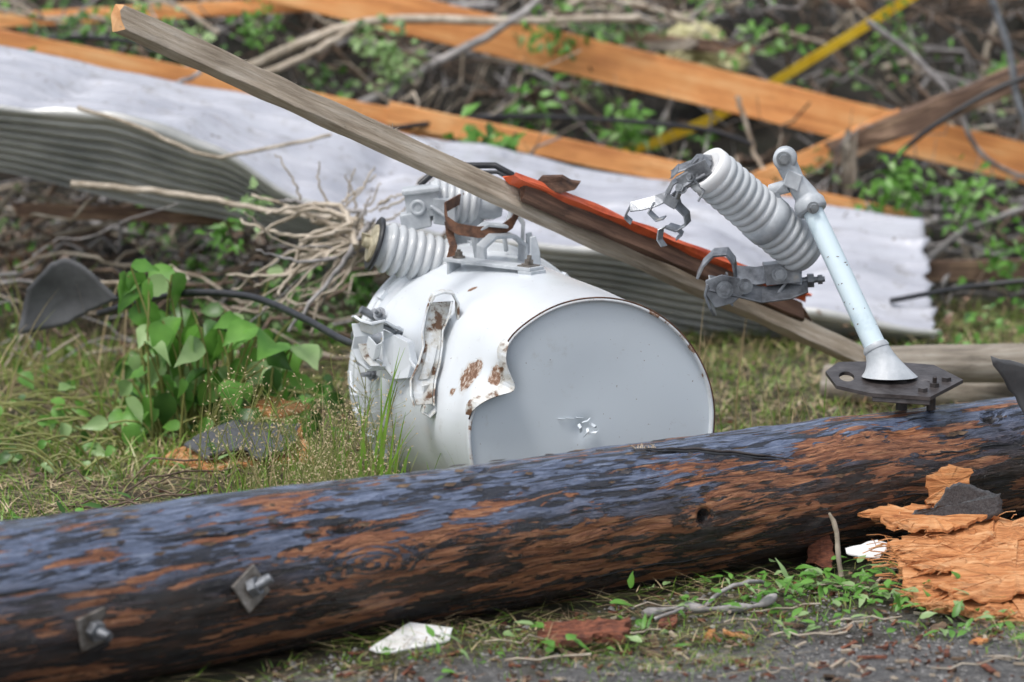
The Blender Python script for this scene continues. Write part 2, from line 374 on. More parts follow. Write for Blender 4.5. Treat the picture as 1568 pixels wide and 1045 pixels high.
for i in range(420):
    L=U(-.1,1.95); ph=math.radians(U(-50,95)); l=U(.008,.045); w_=U(.0015,.004); c=[ppt(L,ph,.001),ppt(L+l*.3,ph+w_/.12,.0026),ppt(L+l,ph+U(0,.02),.0018),ppt(L+l*.6,ph-w_/.12,.0008)]
    b.add(c,[(0,1,2,3)],random.choice((0,0,1)))
b.finish('coating_flakes',['plate','bark'],pole,PM)

# ---------------------------------------------------------------- transformer
DC=V((.134,0,.200)); AX=V((-.35,.936,0)); RT=.221
AX.normalize(); RX=V((AX.y,-AX.x,0))
def TL(th,r,s):
    th=math.radians(th); return DC+RX*(r*math.cos(th))+V((0,0,1))*(r*math.sin(th))+AX*s
def dent(th,s):
    d=angd(th,math.radians(151)); q=1-.19*math.exp(-(d/.19)**2)*math.exp(-max(0,s)/.035)
    d2=angd(th,math.radians(160)); q-=.05*math.exp(-(d2/.30)**2)*math.exp(-((s-.10)/.06)**2)
    d3=angd(th,math.radians(135)); q+=.045*math.exp(-(d3/.22)**2)*math.exp(-((s-.22)/.045)**2)
    d4=angd(th,math.radians(160)); q-=.075*math.exp(-(d4/.26)**2)*math.exp(-((s-.33)/.06)**2)
    d5=angd(th,math.radians(185)); q+=.03*math.exp(-(d5/.25)**2)*math.exp(-((s-.16)/.05)**2)
    q+=.012*noise.noise(V((math.cos(th)*2,math.sin(th)*2,s*6)))
    return q
trf=empty('pole_mounted_transformer',DC+AX*.3)
tk=MB(); prof=[(.007,RT-.006),(-.002,RT-.005),(-.003,RT-.002),(0,RT+.0003),(.004,RT+.0006)]
s=.012
while s<.545: prof.append((s,RT)); s+=.008
prof+=[(.546,RT),(.548,RT+.010),(.552,RT+.014),(.564,RT+.014),(.568,RT+.010),(.57,RT+.005),(.59,RT+.0045),(.594,RT+.009),(.602,RT+.010),(.606,RT+.002),(.63,RT-.007),(.655,.17),(.67,.10),(.675,.001)]
S2=160; rust=[]
rs=[(156,.085,.028),(151,.070,.020),(149,.012,.020),(118,.30,.010),(60,.0,.010),(35,.0,.008),(20,.01,.009),(165,.12,.008)]
rpts=[(TL(a,RT*dent(math.radians(a),b_),b_),c) for a,b_,c in rs]
for s,r in prof:
    for k in range(S2):
        th=2*math.pi*k/S2; p=DC+RX*(r*dent(th,s)*math.cos(th))+V((0,0,1))*(r*dent(th,s)*math.sin(th))+AX*s
        tk.v.append(p); q=0
        for rp,c in rpts: q=max(q,min(1,1.25*math.exp(-((p-rp).length/c)**2)))
        if -.004<s<.003: q=max(q,.42+.2*noise.noise(V((th*5,1,1))))
        rust.append(q)
for i in range(len(prof)-1):
    for k in range(S2):
        k2=(k+1)%S2; tk.f.append((i*S2+k,(i+1)*S2+k,(i+1)*S2+k2,i*S2+k2)); tk.m.append(0); tk.s.append(True)
tk.finish('tank',['tank'],trf,rust=rust)
dk=MB(); rust=[]; RD=RT-.0057; rr=[i/26*RD for i in range(27)]
for r in rr:
    for k in range(S2):
        th=2*math.pi*k/S2; q=1-(1-dent(th,0))*(r/RD)**3
        x=r*q*math.cos(th);y=r*q*math.sin(th); s_=.0065+.004*noise.noise(V((x*7,y*7,3)))
        d=math.hypot(x+.012,y+.0); s_+=.006*math.exp(-(d/.016)**2)
        ed=abs(angd(th,math.radians(151))); s_+=.02*math.exp(-(ed/.25)**2)*(r/RD)**6
        dk.v.append(DC+RX*x+V((0,0,y))+AX*s_); rust.append(.5*math.exp(-((d-.010)/.006)**2)*(.5+.5*noise.noise(V((x*90,y*90,0)))))
for i in range(26):
    for k in range(S2):
        k2=(k+1)%S2; dk.f.append((i*S2+k,(i+1)*S2+k,(i+1)*S2+k2,i*S2+k2)); dk.m.append(0); dk.s.append(True)
dk.finish('bottom_plate',['disc'],trf,rust=rust)
b=MB(); UP=V((0,0,1))
for dx,dy,a in ((-.018,.012,.4),(-.005,.010,-.6),(-.014,-.012,1.2),(-.004,-.006,.1),(-.020,-.004,2.0)):
    c=DC+RX*dx+UP*dy-AX*.001; b.strip([c,c+RX*(.009*math.cos(a))+UP*(.009*math.sin(a))-AX*.006,c+RX*(.013*math.cos(a))+UP*(.015*math.sin(a))-AX*.001],RX*.004+UP*.003,.0012)
for dx in (-.060,-.045,-.028): b.tube([DC+RX*dx+UP*.020+AX*.004,DC+RX*(dx+.013)+UP*.0185+AX*.004],.0008,5)
b.finish('burst_dimple_lips',['disc'],trf)
b=MB(); pts=[];wv=[]
for i in range(19):
    t=i/18; th=134+t*36; rd=RT*dent(math.radians(th),.0)
    pts.append(TL(th,rd+.005*math.sin(t*9)+.004,-.003-.009*math.sin(t*math.pi))); 
    wv.append((AX*(.7)+(TL(th,1,0)-TL(th,0,0))*(.8))*(.010+.014*math.sin(t*math.pi)+.003*math.sin(t*17)))
b.strip(pts,wv,.0022,0)
b.finish('torn_rim_lip',['rustpaint'],trf)
b=MB(); pts=[TL(th,(RT+.0005)*dent(math.radians(th),0)+.0005,-.0005) for th in range(172,-31,-3)]
b.tube(pts,[.0013]*len(pts),6); b.finish('rim_seam',['rust'],trf)

b=MB(); path=[V((-.119,.150,.392)),V((-.124,.146,.372)),V((-.133,.135,.345)),V((-.132,.125,.322)),V((-.138,.110,.295)),V((-.148,.100,.268)),V((-.149,.085,.245)),V((-.146,.078,.228))]
path=[q+V((-.002,-.012,0)) for q in path]
ww=[V((.036,.014,0))*k for k in (.95,1,.8,.72,.85,1.0,.9,.75)]
b.strip(path,ww,.004,0)
for sg in (-1,1): b.strip([p+w_*(.5*sg)+V((.003*sg,-.007,0)) for p,w_ in zip(path,ww)],[V((0,-.016,.0))]*len(path),.003,0)
p0=path[0]; b.strip([p0+V((-.018,-.014,.002)),p0+V((-.012,-.010,.014)),p0+V((.004,0,.018)),p0+V((.020,.008,.014)),p0+V((.028,.010,-.002)),p0+V((.028,.010,-.03))],V((.005,-.030,0)),.004,0)
pe=path[-1]; b.strip([pe,pe+V((-.004,-.003,-.012)),pe+V((.008,.002,-.020)),pe+V((.018,.006,-.010))],V((.004,-.024,0)),.0035,0)
for i in (2,6): b.strip([path[i],path[i]+V((.05,.06,.0))],V((0,0,.03)),.005,0)
b.finish('hanger_bracket',['rustpaint'],trf,bevel=.0008)
b=MB()
b.strip([V((-.275,.27,.345)),V((-.262,.26,.338)),V((-.245,.255,.334)),V((-.222,.26,.338)),V((-.205,.27,.326)),V((-.190,.28,.318))],V((.006,-.034,.006)),.005,0)
b.strip([V((-.262,.262,.334)),V((-.258,.258,.312)),V((-.262,.26,.290)),V((-.252,.255,.268)),V((-.234,.25,.254)),V((-.225,.25,.262))],V((.030,.010,.0)),.0045,0)
b.strip([V((-.250,.252,.300)),V((-.236,.240,.286)),V((-.226,.240,.292))],V((.006,-.004,.028)),.004,0)
b.strip([V((-.222,.27,.31)),V((-.200,.26,.302)),V((-.178,.26,.296))],V((0,-.006,.022)),.004,0)
b.strip([V((-.235,.30,.25)),V((-.215,.28,.246)),V((-.19,.26,.250)),V((-.178,.25,.262))],V((0,-.004,.03)),.004,0)
b.poly([V((-.225,.27,.30)),V((-.205,.25,.315)),V((-.180,.235,.305)),V((-.172,.225,.27)),V((-.18,.22,.245)),V((-.205,.235,.240)),V((-.224,.255,.262))],V((.01,.012,0)),0)
b.strip([V((-.285,.36,.232)),V((-.283,.33,.212)),V((-.27,.32,.20))],V((.005,-.03,.004)),.004,0)
b.finish('lower_hanger_bracket',['tank'],trf,bevel=.0012)
b=MB(); b.strip([V((-.262,.256,.330)),V((-.240,.246,.324)),V((-.222,.250,.330))],V((0,-.004,.016)),.003); b.strip([V((-.258,.250,.300)),V((-.250,.246,.276)),V((-.236,.240,.262))],V((.016,.004,0)),.003)
b.strip([path[3]+V((0,-.003,0)),path[4]+V((0,-.004,0)),path[5]+V((0,-.004,0))],V((.016,.006,0)),.003)
b.finish('bare_rusty_tongues',['rustpaint'],trf,bevel=.0008)
b=MB()
def gbolt(b,c,ax,r=.010,l=.02):
    c=V(c);ax=V(ax).normalized(); b.lathe(c,ax,[(0,r*1.5),(.0022,r*1.5)],20); b.hexnut(c+ax*.0022,ax,r,.008); b.tube([c,c+ax*l],r*.5,10)
for a,s_,o in ((160,.50,.03),(166,.47,.04),(148,.52,.02),(173,.46,.03),(152,.40,.05)):
    c=TL(a,RT+.012,s_); gbolt(b,c,(TL(a,1,0)-TL(a,0,0))*.8-AX*.5,.008,o)
b.tube([TL(158,RT,.50),TL(160,RT+.045,.50),TL(160,RT+.05,.47)],[.012,.011,.008],14)
b.tube([TL(168,RT,.50),TL(168,RT+.03,.49)],[.014,.013],16)
b.tube([TL(150,RT,.54),TL(150,RT+.04,.54)],[.008,.007],12)
b.finish('terminal_hardware',['galvd'],trf,bevel=.0006)
b=MB()
for a in (158,): b.strip([TL(a,RT-.006,.34),TL(a+3,RT+.004,.31),TL(a+6,RT-.004,.27)],AX*.014+V((0,0,.01)),.003)
for sdd in (190,200,212): b.strip([TL(sdd,RT+.004,.56),TL(sdd+3,RT+.02,.55),TL(sdd+6,RT+.006,.54)],AX*.018,.004)
b.finish('tank_lugs',['tank'],trf,bevel=.001)
b=MB()
for a in range(20,200,24): b.box(TL(a,RT+.014,.558),AX*.010,(TL(a,1,0)-TL(a,0,0))*.004,AX.cross(TL(a,1,0)-TL(a,0,0))*.009)
b.finish('lid_band_clips',['tank'],trf,bevel=.001)
b=MB(); A=TL(110,RT+.018,.455); B=TL(90,RT+.008,.285); d=(B-A).normalized(); w=d.cross(V((0,0,1))).normalized()
b.strip([A-d*.01,A,B,B+d*.012],w*.036,.006); b.strip([A,A-V((0,0,.03))],w*.03,.006)
b.box(B+V((0,0,-.008)),w*.019,d*.016,V((0,0,.005)))
b.finish('mounting_bar',['cast'],trf,bevel=.001)
b=MB(); gbolt(b,B-d*.008+V((0,0,.004)),(0.1,0,1),.0085,.018); gbolt(b,A+d*.012+V((0,0,.004)),(0,0,1),.0075,.014)
b.box(B-d*.008+V((0,0,.004)),w*.014,d*.014,V((0,0,.0015)))
b.finish('bar_bolts',['bolt'],trf,bevel=.0005)
b=MB()
for (a,s_) in ((82,.36),(78,.42)):
    c=TL(a,RT-.004,s_); b.poly([c+RX*-.012,c+RX*.016,c+RX*.014+V((0,0,.03)),c+RX*.006+V((0,0,.058)),c+RX*-.004+V((0,0,.056)),c+RX*-.004+V((0,0,.028))],AX*.006)
b.strip([TL(98,RT,.47),TL(98,RT+.05,.47),TL(94,RT+.062,.46),TL(88,RT+.06,.44)],AX*.03,.006)
b.strip([TL(100,RT-.002,.43),TL(99,RT+.03,.43),TL(94,RT+.045,.43),TL(86,RT+.045,.43),TL(81,RT+.03,.43),TL(80,RT-.002,.43)],AX*.04,.006)
b.finish('lifting_lugs',['cast'],trf,bevel=.0015)
def ribbed(b,A,B,core,rib,n,seg=36,mi=0,ends=.01,skip=None):
    A=V(A);B=V(B);ax=(B-A);Ln=ax.length;prof=[(0,core*.9),(ends,core)]
    step=(Ln-2*ends)/n
    for i in range(n):
        z=ends+i*step
        if skip and i in skip: prof+=[(z+.02*step,core*1.08),(z+step*.98,core*1.08)]; continue
        prof+=[(z+step*.04,core),(z+step*.16,core+(rib-core)*.6),(z+step*.32,rib*.985),(z+step*.5,rib),(z+step*.68,rib*.985),(z+step*.84,core+(rib-core)*.6),(z+step*.96,core)]
    prof+=[(Ln-ends,core),(Ln,core*.9)]; b.lathe(A,ax,prof,seg,mi)
b=MB(); ribbed(b,(-.062,.552,.499),(-.150,.54,.512),.033,.039,6,ends=.004)
b.finish('top_bushing',['porc'],trf)
b=MB(); b.tube([(-.075,.56,.40),(-.078,.555,.49)],[.030,.026],28); b.tube([(-.066,.552,.498),(-.030,.555,.494),(-.018,.556,.493)],[.024,.022,.016],20)
b.strip([V((-.03,.52,.515)),V((-.0,.52,.500)),V((.02,.52,.470)),V((.018,.52,.43))],V((0,.03,0)),.007)
b.finish('bushing_pedestal',['cast'],trf,bevel=.001)
b=MB(); c=V((-.165,.53,.505))
b.box(c+V((.006,.0,.002)),V((.030,0,.004)),V((0,.030,0)),V((-.003,0,.024)))
b.box(c+V((-.006,-.012,-.028)),V((.026,0,.006)),V((0,.020,0)),V((-.003,0,.016)))
b.box(c+V((.004,-.01,.026)),V((.034,0,.004)),V((0,.026,0)),V((-.001,0,.005)))
b.box(c+V((.045,-.02,-.012)),V((.02,0,-.003)),V((0,.012,0)),V((.0,0,.024)))
b.strip([c+V((.02,-.03,.0)),c+V((.05,-.035,-.02)),c+V((.055,-.035,-.05))],V((0,.02,0)),.006)
b.strip([c+V((.165,-.03,-.01)),c+V((.15,-.04,-.045)),c+V((.155,-.04,-.08))],V((0,.025,0)),.008)
b.lathe(c+V((-.002,-.031,-.004)),(-.15,-1,0),[(0,.015),(.004,.015),(.004,.008),(.001,.0075)],22)
b.finish('bushing_clamp_casting',['cast'],trf,bevel=.005)
b=MB()
arc=[(-.118,.508,.44),(-.114,.486,.425),(-.095,.475,.415),(-.06,.470,.412),(-.02,.472,.415),(.0,.484,.43),(.012,.505,.45)]
b.strip([V((x,y,z)) for x,z,y in arc],V((0,.004,.020)),.003)
b.strip([V((-.118,.44,.51)),V((-.09,.52,.515)),V((-.03,.55,.515)),V((.012,.45,.507))],V((0,.0,.018)),.003)
b.strip([V((-.112,.43,.486)),V((-.108,.425,.46)),V((-.103,.415,.445)),V((-.108,.41,.425))],V((.014,0,0)),.003)
b.finish('rusty_strap',['rust'],trf)
b=MB(); pts=[(-.165,.55,.535),(-.14,.56,.556),(-.09,.57,.567),(-.03,.57,.567),(.0,.56,.552),(.006,.56,.535)]
b.tube(pts,.006,10); b.tube([V(p)+V((.004,-.03,-.008)) for p in pts[2:]],.0035,8)
b.finish('dark_lead_wire',['black'],trf)
b=MB(); ribbed(b,(-.108,.50,.395),(-.238,.475,.438),.040,.047,7)
b.finish('side_bushing',['porc'],trf)
b=MB(); d=(V((-.238,.475,.438))-V((-.108,.50,.395))).normalized(); e=V((-.238,.475,.438))
b.lathe(e,d,[(0,.030),(.002,.049),(.007,.050),(.009,.046)],32,0)
b.finish('bushing_gasket',['black'],trf)
b=MB(); b.lathe(e+d*.007,d,[(0,.036),(.006,.034),(.008,.012),(.020,.010),(.022,.002)],20,0); b.box(e+d*.022+V((0,0,.002)),d*.008,V((0,.006,0)),V((0,0,.012)))
b.finish('bushing_terminal',['tan'],trf,bevel=.001)

# ---------------------------------------------------------------- boards
def beam(name,A,B,w,t,mats,roll=0,segs=30,nz=.002,taper=1,parent=None,face=None,endmat=None,bev=.0015):
    A=V(A);B=V(B);x=(B-A);Ln=x.length;x.normalize()
    fv=V(face) if face else V((0,-1,.1)); z=(fv-x*fv.dot(x)).normalized(); y=z.cross(x)
    b=MB()
    base=[(-.5,-.5),(-.17,-.5),(.17,-.5),(.5,-.5),(.5,0),(.5,.5),(.17,.5),(-.17,.5),(-.5,.5),(-.5,0)]
    vs=[];fs=[]
    for i in range(segs+1):
        s_=i/segs;k=1+(taper-1)*s_
        for (py,pz) in base:
            q=V((s_*Ln,py*w*k,pz*t)); q+=V((U(-1,1)*nz*(3 if i in(0,segs) else .3),noise.noise(V((s_*Ln*14,py*3+roll,pz*2)))*nz,noise.noise(V((s_*Ln*12,py*5,pz*2+9+roll)))*nz)); vs.append(q)
    for i in range(segs):
        for k in range(10): k2=(k+1)%10; fs.append((i*10+k,i*10+k2,(i+1)*10+k2,(i+1)*10+k))
    b.add(vs,fs,0); b.add(vs[:10],[tuple(range(10))[::-1]],1 if endmat else 0); b.add(vs[-10:],[tuple(range(10))],1 if endmat else 0)
    mw=Matrix((( x.x,y.x,z.x,A.x),(x.y,y.y,z.y,A.y),(x.z,y.z,z.z,A.z),(0,0,0,1)))
    o=b.finish(name,mats+([endmat] if endmat else []),parent,mw,bevel=bev); return o,mw,Ln
la=empty('wooden_lath',(0,.4,.53))
o,mw,Ln=beam('lath_board',(-.630,-.2,.908),(.665,1.0,.140),.042,.024,['lath'],segs=110,nz=.0026,parent=la,face=(-.25,-.8,.5),endmat='lathend',taper=.92)
b=MB()
for i in range(1500):
    s_=U(.0,Ln); side=random.choice((-1,1)); p=V((s_,side*U(.012,.020),U(-.009,.012))); b.tube([p,p+V((U(-.006,.012),side*U(.001,.006),U(.0,.004)))],[.0006,.0002],3,0,False)
for s_ in (1.02,1.27,.62): 
    for j in range(6): p=V((s_+U(-.01,.01),.018,.008)); b.tube([p,p+V((U(-.01,.02),U(.002,.016),U(0,.008)))],[.0012,.0003],4,0,False)
b.finish('sawn_fibres',['lath'],la,mw)
rp=empty('red_painted_plank',(.28,.6,.41))
beam('plank_body',(.018,.375,.548),(.540,.835,.256),.034,.014,['darkwood'],segs=50,parent=rp,face=(-.25,-.8,.5),nz=.003)
beam('painted_edge',(.000,.365,.573),(.548,.835,.284),.014,.020,['red'],segs=60,parent=rp,face=(-.25,-.8,.7),nz=.004,taper=.6)
b=MB(); b.poly([(.040,.40,.558),(.060,.41,.544),(.085,.42,.538),(.110,.44,.541),(.118,.45,.552),(.100,.44,.556),(.085,.43,.566),(.050,.41,.568)],V((.004,.012,.002)))
b.poly([(.52,.82,.275),(.545,.83,.262),(.56,.85,.235),(.545,.84,.245),(.515,.82,.262)],V((0,.004,.002)))
b.finish('loose_bark_flake',['darkwood'],rp)

# ---------------------------------------------------------------- fuse cutout on bracket arm
fc=empty('fuse_cutout',(.5,.2,.42))
iA=V((.336,.205,.6065)); iB=V((.512,.30,.447)); iax=(iB-iA).normalized()
b=MB(); ribbed(b,iA,iB,.0385,.0440,14,44,0,.010,skip=(7,8)); b.finish('ribbed_insulator',['porc'],fc)
b=MB(); b.lathe(iA-iax*.012,iax,[(.006,.020),(.004,.030),(-.001,.036),(.003,.042),(.016,.043),(.024,.040)],40,0); b.finish('end_cap_collar',['white'],fc)
b=MB(); mid=iA+(iB-iA)*.57; b.lathe(mid,iax,[(-.016,.041),(-.013,.0455),(.013,.0455),(.016,.041)],36,0); b.finish('centre_band',['cast'],fc)
b=MB()
c=iA-iax*.014
def Q(du,dv,dy=0):
    return V((iA.x+du,iA.y+dy,iA.z+dv))
b.tube([c,c-iax*.018],[.018,.014],16)
b.box(Q(-.018,.004,-.01),V((.016,0,.008)),V((0,.016,0)),V((-.006,0,.012)))
b.box(Q(-.038,-.012,-.012),V((.014,0,.008)),V((0,.012,0)),V((-.006,0,.010)))
b.strip([Q(.004,.022),Q(-.020,.024),Q(-.034,.008),Q(-.044,-.014)],V((.0,.030,.004)),.004)
b.strip([Q(-.006,-.004,-.02),Q(-.028,-.016,-.02),Q(-.050,-.030,-.02),Q(-.056,-.046,-.015)],V((.006,.020,-.006)),.004)
b.strip([Q(-.03,.012),Q(-.052,.004),Q(-.064,-.006),Q(-.052,.006)],V((.002,.022,.010)),.003)
b.strip([Q(-.040,-.006),Q(-.062,-.020),Q(-.074,-.045),Q(-.092,-.052),Q(-.115,-.058),Q(-.135,-.062)],[V((0,.022,.006)),V((0,.022,.006)),V((.0,.02,.014)),V((0,.012,.018)),V((0,.012,.018)),V((0,.014,.014))],.003)
b.strip([Q(-.135,-.062),Q(-.143,-.078),Q(-.132,-.088)],V((0.003,.014,.006)),.003)
b.strip([Q(-.092,-.052),Q(-.102,-.070),Q(-.088,-.084),Q(-.075,-.080)],V((.006,.014,.004)),.003)
b.strip([Q(-.060,-.036),Q(-.052,-.060),Q(-.038,-.074),Q(-.036,-.090),Q(-.052,-.100),Q(-.070,-.094)],V((.010,.022,.006)),.0035)
b.strip([Q(-.070,-.094),Q(-.082,-.100),Q(-.084,-.118),Q(-.076,-.130)],V((.010,.014,.0)),.003)
b.strip([Q(-.052,-.100),Q(-.045,-.108),Q(-.055,-.116)],V((.004,.012,.006)),.003)
b.box(Q(-.066,-.05,-.01),V((.010,0,-.006)),V((0,.008,0)),V((.004,0,.008)))
gbolt(b,Q(-.030,-.008,-.022),(-.4,-1,.2),.008,.016); gbolt(b,Q(-.048,-.026,-.022),(-.4,-1,.2),.007,.012)
b.tube([Q(-.028,-.01,-.03),Q(-.01,-.03,-.03),Q(-.02,-.048,-.03)],.0022,7)
b.finish('torn_upper_contact',['galvd'],fc,bevel=.0007)
tA=V((.508,.245,.548)); tB=V((.622,.125,.305)); td=(tB-tA).normalized()
b=MB(); b.tube([tA,tA+(tB-tA)*.3,tA+(tB-tA)*.6,tB],[.0175,.018,.0185,.019],32); b.finish('support_tube',['tube'],fc)
b=MB(); aa,bb=frame_from(td)
for i in range(13):
    t=U(.35,.85); a=U(-2.6,-.3); q=tA.lerp(tB,t); o_=V((math.cos(a),math.sin(a),0)); o_=(o_-td*o_.dot(td)).normalized(); b.leaf(q+o_*.0190,td*U(-.3,.3)+td.cross(o_),o_,U(.002,.008),U(.001,.003),0,False,-.1)
b.finish('tube_paint_chips',['rust'],fc)
b=MB()
e1=V((.466,.25,.622)); e2=V((.484,.248,.585))
b.lathe(e1+V((0,-.017,0)),(0.1,1,0),[(0,.014),(.002,.019),(.006,.0205),(.028,.0205),(.032,.019),(.034,.014)],28)
b.tube([e1+V((-.002,0,.004)),e2,tA-td*.015,tA],[.019,.017,.020,.024],22)
b.tube([tA-td*.004,tA+td*.002,tA+td*.016,tA+td*.020],[.024,.0275,.0275,.024],28)
b.box(e2+V((-.004,-.014,.002)),V((.013,0,-.006)),V((0,.005,0)),V((.004,0,.014)))
b.strip([e2+V((-.014,.0,-.006)),e2+V((-.03,.01,-.022)),e2+V((-.020,.02,-.05))],V((0,.026,0)),.010)
b.tube([V((.444,.26,.565)),e2+V((-.01,0,-.01))],[.011,.012],16)
b.finish('cast_clamp',['cast'],fc,bevel=.002)
b=MB(); gbolt(b,e1+V((-.002,-.018,.002)),(0,-1,0),.0085,.010); gbolt(b,tA+V((.006,-.028,-.006)),(0.2,-1,0),.007,.012)
b.finish('clamp_bolts',['galv'],fc,bevel=.0006)
def zpl(x,y): return .249+.14*y
# flared welded foot that widens from the round tube into an oblong base on the plate
b=MB(); SG=32; rings=[]
top_c=tB-td*.014; bot_c=V((.640,.112,.268))
for i in range(9):
    t=i/8; c=top_c.lerp(bot_c,t); k=t*t; rx=.0215+.026*k; ry=.0215+.016*k; up_=(-td).lerp(V((0,.02,1)),t).normalized(); xa=V((1,0,0)); xa=(xa-up_*xa.dot(up_)).normalized(); ya=up_.cross(xa)
    rings.append([c+xa*rx*math.cos(2*math.pi*j/SG)+ya*ry*math.sin(2*math.pi*j/SG) for j in range(SG)])
vs=[p for r_ in rings for p in r_]; b.add(vs,[(i*SG+j,i*SG+(j+1)%SG,(i+1)*SG+(j+1)%SG,(i+1)*SG+j) for i in range(8) for j in range(SG)],0,True)
b.tube([top_c-td*.002,top_c+td*.004,top_c+td*.008],[.0215,.0235,.0225],28)
b.finish('tube_foot',['cast'],fc)
b=MB()
oc=[(.534,.150),(.547,.075),(.600,.035),(.700,.015),(.764,.105),(.722,.185),(.640,.205),(.560,.200)]
pc=V((.568,.122)); per=[]
for i in range(8):
    for j in range(8):
        a=V(oc[i]).lerp(V(oc[(i+1)%8]),j/8); per.append(a)
NH=64; per.sort(key=lambda p:math.atan2(p.y-pc.y,p.x-pc.x)); hole=[]
for p in per:
    a=math.atan2(p.y-pc.y,p.x-pc.x); hole.append(V((pc.x+.013*math.cos(a),pc.y+.026*math.sin(a))))
def L3(p,dz=0): return V((p.x,p.y,zpl(p.x,p.y)+dz))
vs=[L3(p) for p in hole]+[L3(p) for p in per]+[L3(p,-.006) for p in hole]+[L3(p,-.006) for p in per]; fs=[]
for i in range(NH):
    j=(i+1)%NH; fs+=[(i,NH+i,NH+j,j),(2*NH+i,2*NH+j,3*NH+j,3*NH+i),(i,j,2*NH+j,2*NH+i),(NH+i,3*NH+i,3*NH+j,NH+j)]
b.add(vs,fs); b.finish('base_plate_body',['plate'],fc)
b=MB(); b.strip([L3(V((.605,.040)),-.010),L3(V((.700,.021)),-.010)],V((0,-.003,-.012)),.005)
for x,y in ((.690,.045),(.712,.070),(.735,.10)): b.hexnut(L3(V((x,y)),0),(0,-.15,1),.009,.007)
b.tube([L3(V((.712,.070)),0),L3(V((.712,.065)),.018)],.004,8)
b.tube([L3(V((.66,.10)),-.05),L3(V((.66,.10)),0)],.010,10); b.tube([L3(V((.71,.10)),-.05),L3(V((.71,.10)),0)],.008,10)
b.finish('base_plate_flange',['plate'],fc,bevel=.001)
b=MB()
def Z(u,v,y): return V((iB.x+u,iB.y+y,iB.z+v))
b.strip([Z(-.190,-.036,0),Z(-.180,-.014,0),Z(-.162,.004,0),Z(-.140,.006,0),Z(-.128,-.010,0),Z(-.124,-.034,0)],V((.004,.024,.010)),.005)
b.strip([Z(-.124,-.034,0),Z(-.09,-.036,-.005),Z(-.05,-.030,-.005),Z(-.01,-.036,-.005)],V((0,.012,.030)),.004)
b.strip([Z(-.172,-.046,-.02),Z(-.130,-.055,-.02),Z(-.08,-.068,-.015),Z(-.03,-.062,-.01),Z(.0,-.05,-.01)],V((0,.024,.024)),.004)
b.poly([Z(-.178,-.040,-.03),Z(-.150,-.030,-.03),Z(-.120,-.036,-.03),Z(-.108,-.060,-.03),Z(-.130,-.080,-.03),Z(-.160,-.088,-.03),Z(-.176,-.066,-.03)],V((0,.006,0)))
b.strip([Z(-.172,-.046,-.02),Z(-.176,-.066,-.02),Z(-.166,-.090,-.02),Z(-.160,-.104,-.015)],[V((.006,.028,0)),V((.006,.026,0)),V((.006,.02,0)),V((.002,.010,0))],.005)
b.strip([Z(-.14,-.03,-.01),Z(-.15,-.06,-.015),Z(-.13,-.085,-.015)],V((0,.026,.0)),.004)
b.strip([Z(-.035,-.012,0),Z(-.03,-.04,0),Z(-.05,-.066,0)],V((.006,.028,.0)),.005)
b.box(Z(-.045,-.03,0),V((.030,0,.003)),V((0,.018,0)),V((-.003,0,.018)))
b.tube([Z(-.02,.01,0),Z(-.028,-.03,0)],[.018,.016],14)
b.tube([Z(-.11,-.05,-.034),Z(-.11,-.05,.02)],[.007,.007],12)
gbolt(b,Z(-.11,-.05,-.03),(0,-1,.1),.009,.012); gbolt(b,Z(-.145,-.055,-.035),(0,-1,.1),.010,.012); gbolt(b,Z(-.05,-.03,-.02),(0,-1,.1),.009,.012)
b.tube([Z(-.01,-.045,0),Z(.03,-.042,0)],[.006,.005],10); b.hexnut(Z(.0,-.045,0),(1,0,.05),.013,.011); b.hexnut(Z(.018,-.043,0),(1,0,.05),.009,.008)
b.finish('lower_hinge_bracket',['galvd'],fc,bevel=.001)

# ---------------------------------------------------------------- corrugated sheet
def interp(tab,x):
    for i in range(len(tab)-1):
        if x<=tab[i+1][0] or i==len(tab)-2:
            a=tab[i];c=tab[i+1];t=(x-a[0])/(c[0]-a[0]); t2=t*t*(3-2*t)*.5+t*.5; return a[1]+(c[1]-a[1])*t2
topT=[(-2.4,.78),(-1.21,.597),(-.48,.466),(-.12,.375),(.31,.293),(.93,.205)]
botT=[(-2.4,.62),(-1.15,.522),(-.85,.500),(-.62,.425),(-.44,.320),(-.30,.265),(-.11,.240),(.16,.215),(.40,.185),(.60,.085),(.85,.045)]
undT=[(-2.4,.42),(-1.19,.376),(-.68,.268),(-.31,.17),(.12,.07),(.45,.0),(.9,-.03)]
b=MB(); NX=240;NF=60;NU=60; x0,x1=-2.3,.905; vs=[]
def ridge(t,n,w=.16):
    f=(t*n)%1.0; f=min(f,1-f); return math.exp(-(f/w)**2)
